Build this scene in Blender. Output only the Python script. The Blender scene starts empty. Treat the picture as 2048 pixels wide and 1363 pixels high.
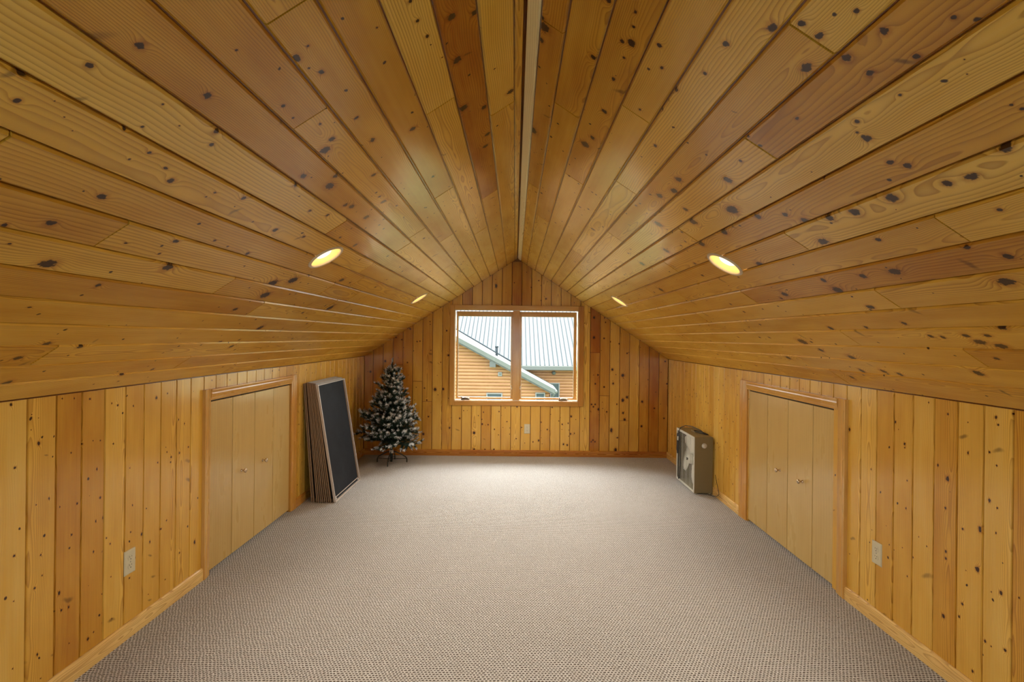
import bpy, bmesh, math, random
from mathutils import Vector, Matrix
S = bpy.context.scene
COL = S.collection
random.seed(7)
R = random.random
PI = math.pi

# ---------------------------------------------------------------- camera, sky, exposure
CAMX, CAMZ = -0.02, 1.43
FPX = 1043.0
cd = bpy.data.cameras.new('camera')
cam = bpy.data.objects.new('camera', cd)
COL.objects.link(cam)
cam.location = (CAMX, 0.0, CAMZ)
cam.rotation_euler = (Matrix.Rotation(PI / 2, 3, 'X') @ Matrix.Rotation(math.radians(0.6), 3, 'Z')).to_euler()
cd.sensor_width = 36.0
cd.lens = 36.0 * FPX / 2048.0
cd.shift_x = -6.0 / 2048.0
cd.shift_y = -7.5 / 2048.0
cd.clip_start = 0.05
cd.clip_end = 300
S.camera = cam

SKY = 3.2            # bright even overcast
SUN = 19.0             # sun behind thin cloud, high beyond the neighbouring roof
EXPOSURE = 0.74
BULB = 2.7          # radiance of the lamp faces in the recessed cans
SPOT = 40.0          # watts of each can's own light

w = bpy.data.worlds.new('overcast_sky')
S.world = w
w.use_nodes = True
nt = w.node_tree
sun_d = bpy.data.lights.new('veiled_sun', 'SUN')
sun_d.energy = SUN; sun_d.angle = math.radians(80); sun_d.color = (1.0, 0.97, 0.93)
sun = bpy.data.objects.new('veiled_sun', sun_d)
COL.objects.link(sun)
sun.rotation_euler = Vector((0.05, -math.cos(math.radians(54)), -math.sin(math.radians(54)))).to_track_quat('-Z', 'Y').to_euler()
bg = nt.nodes['Background']
bg.inputs['Color'].default_value = (0.95, 0.98, 1.0, 1)
bg.inputs['Strength'].default_value = SKY

S.view_settings.view_transform = 'Standard'
S.view_settings.look = 'None'
S.view_settings.exposure = EXPOSURE
S.view_settings.gamma = 1.0
S.view_settings.use_curve_mapping = False

# ---------------------------------------------------------------- room numbers
HW = 1.83            # half width
KH = 1.183           # knee wall height
RH = 2.375           # ridge height
YB = 6.28            # window wall
YF = -1.2            # unseen rear end of the loft, opened for the light
SL = (RH - KH) / HW
SLEN = math.hypot(HW, RH - KH)
SC, SS = HW / SLEN, (RH - KH) / SLEN      # cos / sin of the roof slope

# ---------------------------------------------------------------- node helpers
class N:
    """A float socket with arithmetic."""
    def __init__(s, t, sock): s.t, s.s = t, sock
    def _m(s, op, *a, clamp=False):
        n = s.t.nodes.new('ShaderNodeMath'); n.operation = op; n.use_clamp = clamp
        for i, x in enumerate((s,) + a):
            if isinstance(x, N): s.t.links.new(x.s, n.inputs[i])
            else: n.inputs[i].default_value = x
        return N(s.t, n.outputs[0])
    def __add__(s, o): return s._m('ADD', o)
    __radd__ = __add__
    def __sub__(s, o): return s._m('SUBTRACT', o)
    def __rsub__(s, o): return val(s.t, o)._m('SUBTRACT', s)
    def __mul__(s, o): return s._m('MULTIPLY', o)
    __rmul__ = __mul__
    def __truediv__(s, o): return s._m('DIVIDE', o)
    def __neg__(s): return s._m('MULTIPLY', -1.0)
    def pw(s, e): return s._m('POWER', e)
    def fract(s): return s._m('FRACT')
    def floor(s): return s._m('FLOOR')
    def sqrt(s): return s._m('SQRT')
    def exp(s): return s._m('EXPONENT')
    def abs(s): return s._m('ABSOLUTE')
    def sin(s): return s._m('SINE')
    def mod(s, k): return s._m('FLOORED_MODULO', k)
    def mx(s, o): return s._m('MAXIMUM', o)
    def mn(s, o): return s._m('MINIMUM', o)
    def lt(s, o): return s._m('LESS_THAN', o)
    def sat(s): return s._m('ADD', 0.0, clamp=True)
    def smooth(s, a, b):
        n = s.t.nodes.new('ShaderNodeMapRange'); n.interpolation_type = 'SMOOTHSTEP'
        s.t.links.new(s.s, n.inputs['Value'])
        if a <= b: n.inputs['From Min'].default_value, n.inputs['From Max'].default_value = a, b
        else:
            n.inputs['From Min'].default_value, n.inputs['From Max'].default_value = b, a
            n.inputs['To Min'].default_value, n.inputs['To Max'].default_value = 1.0, 0.0
        return N(s.t, n.outputs['Result'])
def val(t, x):
    n = t.nodes.new('ShaderNodeValue'); n.outputs[0].default_value = x; return N(t, n.outputs[0])
def comb(t, x, y, z=0.0):
    n = t.nodes.new('ShaderNodeCombineXYZ')
    for i, q in enumerate((x, y, z)):
        if isinstance(q, N): t.links.new(q.s, n.inputs[i])
        else: n.inputs[i].default_value = q
    return n.outputs[0]
def sep(t, sock):
    n = t.nodes.new('ShaderNodeSeparateXYZ'); t.links.new(sock, n.inputs[0])
    return [N(t, o) for o in n.outputs]
def noise(t, vec, scale=1.0, detail=2.0, rough=0.5):
    n = t.nodes.new('ShaderNodeTexNoise'); t.links.new(vec, n.inputs['Vector'])
    n.inputs['Scale'].default_value = scale; n.inputs['Detail'].default_value = detail; n.inputs['Roughness'].default_value = rough
    return N(t, n.outputs[0])
def voro(t, vec, scale=1.0, rnd=1.0):
    n = t.nodes.new('ShaderNodeTexVoronoi'); n.voronoi_dimensions = '2D'
    t.links.new(vec, n.inputs['Vector']); n.inputs['Scale'].default_value = scale; n.inputs['Randomness'].default_value = rnd
    c = t.nodes.new('ShaderNodeSeparateColor'); t.links.new(n.outputs['Color'], c.inputs[0])
    return N(t, n.outputs['Distance']), [N(t, o) for o in c.outputs]
def mixc(t, f, a, b, mode='MIX'):
    n = t.nodes.new('ShaderNodeMix'); n.data_type = 'RGBA'; n.blend_type = mode
    for name, q in (('Factor', f), ('A', a), ('B', b)):
        i = [k for k in n.inputs if k.name == name and (k.type == 'RGBA' if name != 'Factor' else k.type == 'VALUE')][0]
        if isinstance(q, N): t.links.new(q.s, i)
        elif isinstance(q, bpy.types.NodeSocket): t.links.new(q, i)
        elif isinstance(q, tuple): i.default_value = (*q, 1)
        else: i.default_value = q
    return [o for o in n.outputs if o.type == 'RGBA'][0]
def attr(t, name, kind='GEOMETRY'):
    n = t.nodes.new('ShaderNodeAttribute'); n.attribute_type = kind; n.attribute_name = name; return n
def newmat(name):
    m = bpy.data.materials.new(name); m.use_nodes = True
    t = m.node_tree
    return m, t, t.nodes['Principled BSDF']
def bump(t, b, h, dist=0.001, strength=1.0):
    n = t.nodes.new('ShaderNodeBump'); n.inputs['Distance'].default_value = dist; n.inputs['Strength'].default_value = strength
    t.links.new(h.s, n.inputs['Height']); t.links.new(n.outputs[0], b.inputs['Normal'])

def plain(name, col, rough=0.5, metal=0.0, var=0.08, scale=40.0):
    """Painted / metal / plastic surface with a faint procedural mottle."""
    m, t, b = newmat(name)
    tc = t.nodes.new('ShaderNodeTexCoord')
    n = noise(t, tc.outputs['Object'], scale, 3)
    c = mixc(t, n, tuple(x * (1 - var) for x in col), tuple(min(1, x * (1 + var)) for x in col))
    t.links.new(c, b.inputs['Base Color'])
    b.inputs['Roughness'].default_value = rough; b.inputs['Metallic'].default_value = metal
    return m
def glow(name, col, k):
    m, t, b = newmat(name)
    b.inputs['Base Color'].default_value = (*col, 1)
    b.inputs['Emission Color'].default_value = (*col, 1); b.inputs['Emission Strength'].default_value = k
    return m

def wood(name, stops, knots=True, rough=0.33, ring_k=1.0, pins=True, late_k=0.75, coat=0.6):
    """Varnished knotty pine: growth rings cut lengthwise, pushed aside by knots.
    Mesh: point vector wuv = (along, across, 0) in metres, face vectors ka kb kc = knots (along, across, radius).
    Object: tone, seed, pv, ph, ring."""
    m, t, b = newmat(name)
    u, v, _ = sep(t, attr(t, 'wuv').outputs['Vector'])
    oa = lambda k: N(t, attr(t, k, 'OBJECT').outputs['Fac'])
    tone, seed, pv, ph, ring = oa('tone'), oa('seed'), oa('pv'), oa('ph'), oa('ring')
    us = u + seed * 17.0
    lo = noise(t, comb(t, us * 1.3, v * 5.0, seed), 1, 2) - 0.5
    lo2 = noise(t, comb(t, us * 2.2, seed, 3.0), 1, 2) - 0.5
    fine = noise(t, comb(t, us * 9.0, v * 40.0, seed), 1, 2) - 0.5
    push = None
    core = halo = None
    rag = (noise(t, comb(t, us * 110.0, v * 110.0, seed), 1, 2) - 0.5) * 1.1
    if knots:
        for k in ('ka', 'kb', 'kc'):
            ku, kv, kr = sep(t, attr(t, k).outputs['Vector'])
            kr = kr.mx(0.0002)
            du = (u - ku) / kr; dv = (v - kv) / kr
            d2 = du * du * 0.22 + dv * dv * 0.75
            e = (d2 * -0.5).exp() * kr * 1.5
            push = e if push is None else push + e
            asp = (kr * 7919.0).fract() * 0.75 + 0.35
            dd = (du * du * asp + dv * dv).sqrt() + rag
            c = dd.smooth(1.05, 0.72); h = dd.smooth(2.1, 0.9)
            core = c if core is None else core.mx(c)
            halo = h if halo is None else halo.mx(h)
    X = v - pv + lo * 0.05 + fine * 0.0015
    H = ph + lo2 * 0.045
    rr = (X * X + H * H).sqrt()
    if push is not None: rr = rr + push
    phase = rr * (ring * 150.0 * ring_k)
    f = phase.fract()
    late = f.pw(2.6) * f.smooth(1.0, 0.9)
    wob = noise(t, comb(t, rr * 24.0, seed * 3.0, 1.0), 1, 1)
    late = late * (wob * 1.2 + 0.45)
    streak = noise(t, comb(t, us * 1.6, v * 90.0, seed), 1, 3)
    blot = noise(t, comb(t, us * 3.0, v * 12.0, seed + 5.0), 1, 3)
    tt = tone + (blot - 0.5) * 0.55 + (streak - 0.5) * 0.22
    ramp = t.nodes.new('ShaderNodeValToRGB'); t.links.new(tt.s, ramp.inputs[0])
    el = ramp.color_ramp.elements
    while len(el) < len(stops): el.new(0.5)
    for e_, (p, c) in zip(el, stops): e_.position = p; e_.color = (*c, 1)
    col = mixc(t, (late * late_k).sat(), ramp.outputs[0], (0.46, 0.31, 0.19), 'MULTIPLY')
    dark = None
    if pins:
        d, (r1, r2, r3) = voro(t, comb(t, us * 13.0 + fine * 0.3, v * 14.0 + seed * 7.0))
        pin = (d / (r2 * 0.07 + 0.025)).smooth(1.15, 0.6) * r1.lt(0.15)
        d2_, (q1, q2, q3) = voro(t, comb(t, us * 9.0 + v * 3.0 + blot * 0.5, v * 3.6 + seed * 3.0))
        spike = (d2_ / (q2 * 0.10 + 0.03)).smooth(1.2, 0.3) * q1.lt(0.15) * (fine * 0.8 + 0.6).sat()
        dark = pin.mx(spike * 0.85)
    if knots:
        col = mixc(t, halo * 0.5, col, (0.60, 0.36, 0.20), 'MULTIPLY')
        dark = core if dark is None else dark.mx(core)
    if dark is not None:
        kc = mixc(t, (streak * 0.9).sat(), (0.014, 0.004, 0.002), (0.075, 0.024, 0.007))
        col = mixc(t, dark.sat(), col, kc)
    t.links.new(col, b.inputs['Base Color'])
    b.inputs['Roughness'].default_value = rough
    rg = (blot * 0.22 + (rough - 0.11)); t.links.new(rg.s, b.inputs['Roughness'])
    b.inputs['Specular IOR Level'].default_value = 0.12; b.inputs['Coat Weight'].default_value = coat; b.inputs['Coat Roughness'].default_value = 0.15
    bump(t, b, late * -0.6 + lo * 3.0 + fine * 0.5, 0.0006, 0.5)
    return m

PALE, TAN, RED = (0.76, 0.455, 0.076), (0.61, 0.312, 0.036), (0.38, 0.120, 0.009)
M = {}
M['plank'] = wood('knotty_pine', [(0.0, (0.80, 0.53, 0.13)), (0.25, PALE), (0.6, TAN), (1.0, RED)])
M['pale_pine'] = wood('pale_unstained_pine', [(0.0, (0.84, 0.70, 0.42)), (1.0, (0.78, 0.62, 0.34))], late_k=0.35)
M['trim'] = wood('varnished_pine_trim', [(0.0, (0.82, 0.57, 0.21)), (0.5, (0.62, 0.31, 0.055)), (1.0, (0.34, 0.10, 0.014))], knots=False, rough=0.28, ring_k=1.3, pins=False, late_k=0.8)
M['birch'] = wood('birch_door_veneer', [(0.0, (0.62, 0.44, 0.17)), (0.5, (0.55, 0.37, 0.125)), (1.0, (0.46, 0.29, 0.085))], knots=False, rough=0.30, ring_k=0.4, pins=False, late_k=0.14)
M['groove'] = wood('pine_tongue_shaded', [(0.0, (0.24, 0.070, 0.008)), (1.0, (0.20, 0.055, 0.006))], knots=False, pins=False)  # tongue colour darkened so the gaps between boards read as shaded

def carpet_mat():
    m, t, b = newmat('berber_carpet')
    tc = t.nodes.new('ShaderNodeTexCoord')
    x, y, z = sep(t, tc.outputs['Object'])
    wob = noise(t, comb(t, x * 14.0, y * 14.0), 1, 2) - 0.5
    wob2 = noise(t, comb(t, x * 60.0, y * 60.0, 4.0), 1, 1) - 0.5
    yy = y / 0.0128 + wob * 0.9 + wob2 * 0.35
    row = yy.floor()
    xx = x / 0.0155 + row.mod(2.0) * 0.5 + wob * 0.8 + wob2 * 0.6
    fx = xx.fract() - 0.5; fy = yy.fract() - 0.5
    r2 = fx * fx * 5.6 + fy * fy * 7.4
    pit = (r2 * -1.0).exp()
    cell = t.nodes.new('ShaderNodeTexWhiteNoise'); cell.noise_dimensions = '2D'
    t.links.new(comb(t, xx.floor(), row), cell.inputs['Vector'])
    rnd = N(t, cell.outputs['Value'])
    fib = noise(t, comb(t, x * 420.0, y * 420.0), 1, 2)
    lowf = noise(t, comb(t, x * 3.0, y * 3.0, 9.0), 1, 3)
    c1 = mixc(t, (rnd * 0.7 + fib * 0.6 - 0.15).sat(), (0.39, 0.375, 0.365), (0.74, 0.745, 0.75))
    c1 = mixc(t, (lowf - 0.35).sat() * 0.5, c1, (0.45, 0.44, 0.43))
    c2 = mixc(t, (pit * (rnd * 0.5 + 0.80)).smooth(0.22, 0.80) * 0.96, c1, (0.055, 0.036, 0.025))
    t.links.new(c2, b.inputs['Base Color'])
    b.inputs['Roughness'].default_value = 0.95
    b.inputs['Sheen Weight'].default_value = 0.15
    b.inputs['Specular IOR Level'].default_value = 0.1
    bump(t, b, pit * -1.0 + fib * 0.25, 0.004, 0.8)
    return m
M['carpet'] = carpet_mat()
M['ivory'] = plain('ivory_plastic', (0.60, 0.55, 0.38), 0.35)
M['slot'] = plain('dark_slot', (0.03, 0.022, 0.015), 0.6)
M['screw'] = plain('screw_metal', (0.45, 0.42, 0.34), 0.35, 0.6)
M['ring'] = plain('white_trim_ring', (0.62, 0.52, 0.42), 0.4)
M['can'] = plain('can_reflector', (0.86, 0.66, 0.32), 0.35)
M['bulb'] = glow('lamp_face', (1.0, 0.80, 0.48), BULB)
M['brass'] = plain('brushed_nickel_knob', (0.62, 0.50, 0.36), 0.25, 0.85)
M['crank'] = plain('window_crank_metal', (0.20, 0.14, 0.085), 0.35, 0.5)
M['bead'] = plain('white_vinyl_bead', (0.78, 0.70, 0.56), 0.35)
M['dark'] = plain('closet_dark', (0.03, 0.02, 0.012), 0.8)

# ---------------------------------------------------------------- mesh helpers
def link(o, parent=None):
    COL.objects.link(o)
    if parent is not None: o.parent = parent
    return o
def empty(name, loc=(0, 0, 0), kind=None, label=None, cat=None, group=None):
    o = bpy.data.objects.new(name, None); o.empty_display_size = 0.1; o.location = loc
    link(o); tag(o, label, cat, group, kind); return o
def tag(o, label=None, cat=None, group=None, kind=None):
    if label: o['label'] = label
    if cat: o['category'] = cat
    if group: o['group'] = group
    if kind: o['kind'] = kind
    return o
def grain(o, tone=0.4, seed=None, pv=None, ph=None, ring=None):
    o['tone'] = float(tone); o['seed'] = float(R() * 10 if seed is None else seed)
    o['pv'] = float(random.uniform(-0.03, 0.15) if pv is None else pv)
    o['ph'] = float(random.uniform(0.004, 0.05) if ph is None else ph)
    o['ring'] = float(random.uniform(0.6, 1.5) if ring is None else ring)
    return o
class MB:
    def __init__(s): s.v, s.f, s.w, s.m, s.sm = [], [], [], [], []
    def add(s, vs, fs, ws=None, mi=0, smooth=False):
        b = len(s.v); s.v += [tuple(p) for p in vs]; s.w += list(ws) if ws else [(0, 0, 0)] * len(vs)
        s.f += [tuple(b + i for i in f) for f in fs]; s.m += [mi] * len(fs); s.sm += [smooth] * len(fs); return s
    def box(s, lo, hi, g=None, mi=0):
        (x0, y0, z0), (x1, y1, z1) = lo, hi
        vs = [(x, y, z) for z in (z0, z1) for y in (y0, y1) for x in (x0, x1)]
        ws = None
        if g is not None:
            a, c = [i for i in range(3) if i != g]
            ws = [(p[g], (p[a] - lo[a]) + (p[c] - lo[c]), 0) for p in vs]
        return s.add(vs, [(0, 2, 3, 1), (4, 5, 7, 6), (0, 1, 5, 4), (2, 6, 7, 3), (0, 4, 6, 2), (1, 3, 7, 5)], ws, mi)
    def prism(s, poly, fn, h0, h1, mi=0, g=None):
        """poly in 2-D, extruded from h0 to h1; fn(a, b, h) -> point"""
        n = len(poly)
        vs = [fn(a, b, h) for h in (h0, h1) for a, b in poly]
        ws = [(h, a + b, 0) for h in (h0, h1) for a, b in poly]
        fs = [(i, (i + 1) % n, n + (i + 1) % n, n + i) for i in range(n)] + [tuple(reversed(range(n))), tuple(range(n, 2 * n))]
        return s.add(vs, fs, ws, mi)
    def tube(s, pts, r, seg=8, mi=0, cap=True):
        pts = [Vector(p) for p in pts]; n = len(pts); b = []
        rr = r if isinstance(r, (list, tuple)) else [r] * n
        ref = None
        for i, p in enumerate(pts):
            d = (pts[min(i + 1, n - 1)] - pts[max(i - 1, 0)]).normalized()
            if ref is None:
                ref = d.orthogonal().normalized()
            ref = (ref - d * ref.dot(d)).normalized()
            q = d.cross(ref)
            b += [p + (ref * math.cos(2 * PI * k / seg) + q * math.sin(2 * PI * k / seg)) * rr[i] for k in range(seg)]
        fs = [(i * seg + k, i * seg + (k + 1) % seg, (i + 1) * seg + (k + 1) % seg, (i + 1) * seg + k) for i in range(n - 1) for k in range(seg)]
        if cap: fs += [tuple(reversed(range(seg))), tuple(range((n - 1) * seg, n * seg))]
        return s.add(b, fs, None, mi, True)
    def lathe(s, prof, fn, seg=24, mi=0, close=False):
        """prof [(r, h)]; fn(x, y, h) -> point"""
        n = len(prof)
        vs = [fn(r * math.cos(2 * PI * k / seg), r * math.sin(2 * PI * k / seg), h) for r, h in prof for k in range(seg)]
        fs = [(i * seg + k, i * seg + (k + 1) % seg, (i + 1) * seg + (k + 1) % seg, (i + 1) * seg + k) for i in range(n - 1) for k in range(seg)]
        if close: fs += [tuple(reversed(range(seg))), tuple(range((n - 1) * seg, n * seg))]
        return s.add(vs, fs, None, mi, True)
    def mesh(s, name):
        me = bpy.data.meshes.new(name); me.from_pydata(s.v, [], s.f)
        a = me.attributes.new('wuv', 'FLOAT_VECTOR', 'POINT'); a.data.foreach_set('vector', [c for p in s.w for c in p])
        me.polygons.foreach_set('material_index', s.m); me.polygons.foreach_set('use_smooth', s.sm)
        me.update(); return me
    def build(s, name, mats, parent=None, bevel=0.0, fix=True):
        me = s.mesh(name)
        if fix:
            bm = bmesh.new(); bm.from_mesh(me); bmesh.ops.recalc_face_normals(bm, faces=bm.faces); bm.to_mesh(me); bm.free()
        for q in (mats if isinstance(mats, (list, tuple)) else [mats]): me.materials.append(q)
        o = link(bpy.data.objects.new(name, me), parent)
        if bevel:
            d = o.modifiers.new('edge', 'BEVEL'); d.width = bevel; d.segments = 2; d.limit_method = 'ANGLE'
            for p in me.polygons: p.use_smooth = False
        return o

def pattern(o): return o
GAP, DEEP = 0.0023, 0.0115
CH_WALL, CH_CEIL = (0.0026, 0.0075), (0.0048, 0.0056)      # bevel width and depth
BOARD = {}
def board_attributes(me, info):
    """wuv and the three nearest knots of every face, from positions on the board"""
    P, ud, vd, ks, cuts = info
    for nm in ('wuv', 'ka', 'kb', 'kc'):
        if nm in me.attributes: me.attributes.remove(me.attributes[nm])
    w_ = []
    for q in me.vertices: d = q.co - P; w_ += [d.dot(ud), d.dot(vd), 0.0]
    a = me.attributes.new('wuv', 'FLOAT_VECTOR', 'POINT'); a.data.foreach_set('vector', w_)
    trip = ([], [], [])
    for f in me.polygons:
        u_ = (f.center - P).dot(ud); s_ = 0
        while s_ < len(cuts) - 2 and u_ > cuts[s_ + 1]: s_ += 1
        m_ = (cuts[s_] + cuts[s_ + 1]) / 2
        j = min(range(len(ks)), key=lambda q: abs(ks[q][0] - m_)) if ks else 0
        order = [q for q in (j - 1, j, j + 1) if 0 <= q < len(ks)]
        for t_, q in zip(trip, order + [-1] * (3 - len(order))): t_.extend(ks[q] if q >= 0 else (-99.0, 0.0, 0.001))
    for key, t_ in zip(('ka', 'kb', 'kc'), trip):
        a = me.attributes.new(key, 'FLOAT_VECTOR', 'FACE'); a.data.foreach_set('vector', t_)
def plank(parent, P, ud, vd, nd, W, e0, e1, tone, knots=(), big=None, name='plank', mat=None, bevel=CH_WALL):
    """One tongue-and-groove board. P origin, ud along, vd across, nd into the room; e0(v), e1(v) its two ends."""
    P, ud, vd, nd = Vector(P), Vector(ud), Vector(vd), Vector(nd)
    f0 = e0 if callable(e0) else (lambda v, a=e0: a)
    f1 = e1 if callable(e1) else (lambda v, a=e1: a)
    g, (c, CD) = GAP, bevel
    prof = [(g, -DEEP), (g, -CD), (g + c, 0.0), (W - g - c, 0.0), (W - g, -CD), (W - g, -DEEP)]
    off = random.uniform(-0.0006, 0.0006)
    ks = sorted(knots)
    mid = W / 2
    ub = [(ks[i][0] + ks[i + 1][0]) / 2 for i in range(len(ks) - 1)]
    lo, hi = f0(mid), f1(mid)
    vs, ws, fs = [], [], []
    lens = min(f1(0), f1(W)) - max(f0(0), f0(W))
    ub = [q for q in ub if max(f0(0), f0(W)) + 0.004 < q < min(f1(0), f1(W)) - 0.004]
    inner = [(lambda v, q=q: q, 0.0, 0.0) for q in ub]
    rings = [(lambda v: f0(v) + 0.0026, 0, 0)] + inner + [(lambda v: f1(v) - 0.0026, 0, 0)]
    for fn, _, dz in rings:
        for v, n in prof:
            u_ = fn(v)
            vs.append(P + ud * u_ + vd * v + nd * ((n + dz if n > -DEEP + 1e-6 else n) + off)); ws.append((u_, v, 0))
    nr = len(rings)
    own = []
    for i in range(nr - 1):
        for k in range(6):
            fs.append((i * 6 + k, i * 6 + (k + 1) % 6, (i + 1) * 6 + (k + 1) % 6, (i + 1) * 6 + k))
            own.append(i)
    fs.append(tuple(range(6))); own.append(0)
    fs.append(tuple(reversed(range((nr - 1) * 6, nr * 6)))); own.append(nr - 2)
    if vd.cross(ud).dot(nd) < 0: fs = [tuple(reversed(f)) for f in fs]
    else: pass
    me = bpy.data.meshes.new(name); me.from_pydata([tuple(p) for p in vs], [], fs)
    bm = bmesh.new(); bm.from_mesh(me); bmesh.ops.recalc_face_normals(bm, faces=bm.faces); bm.to_mesh(me); bm.free()
    cuts = [lo] + ub + [hi]
    info = (P, ud, vd, ks, cuts)
    board_attributes(me, info)
    me.materials.append(mat or M['plank'])
    o = link(bpy.data.objects.new(name, me), parent)
    ring = None; ph = None
    if big is not None: ring = big
    grain(o, tone + random.uniform(-0.05, 0.05), ring=ring, pv=random.uniform(-0.07, W + 0.07), ph=random.uniform(0.012, 0.06))
    BOARD[o.name] = info
    return o

def rnd_knots(lo, hi, W, dens, rmax=0.010):
    n = int(dens * (hi - lo) + R())
    return [(random.uniform(lo, hi), random.uniform(0.012, W - 0.012), rmax * (0.28 + 0.72 * R() ** 2)) for _ in range(n)]

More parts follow.
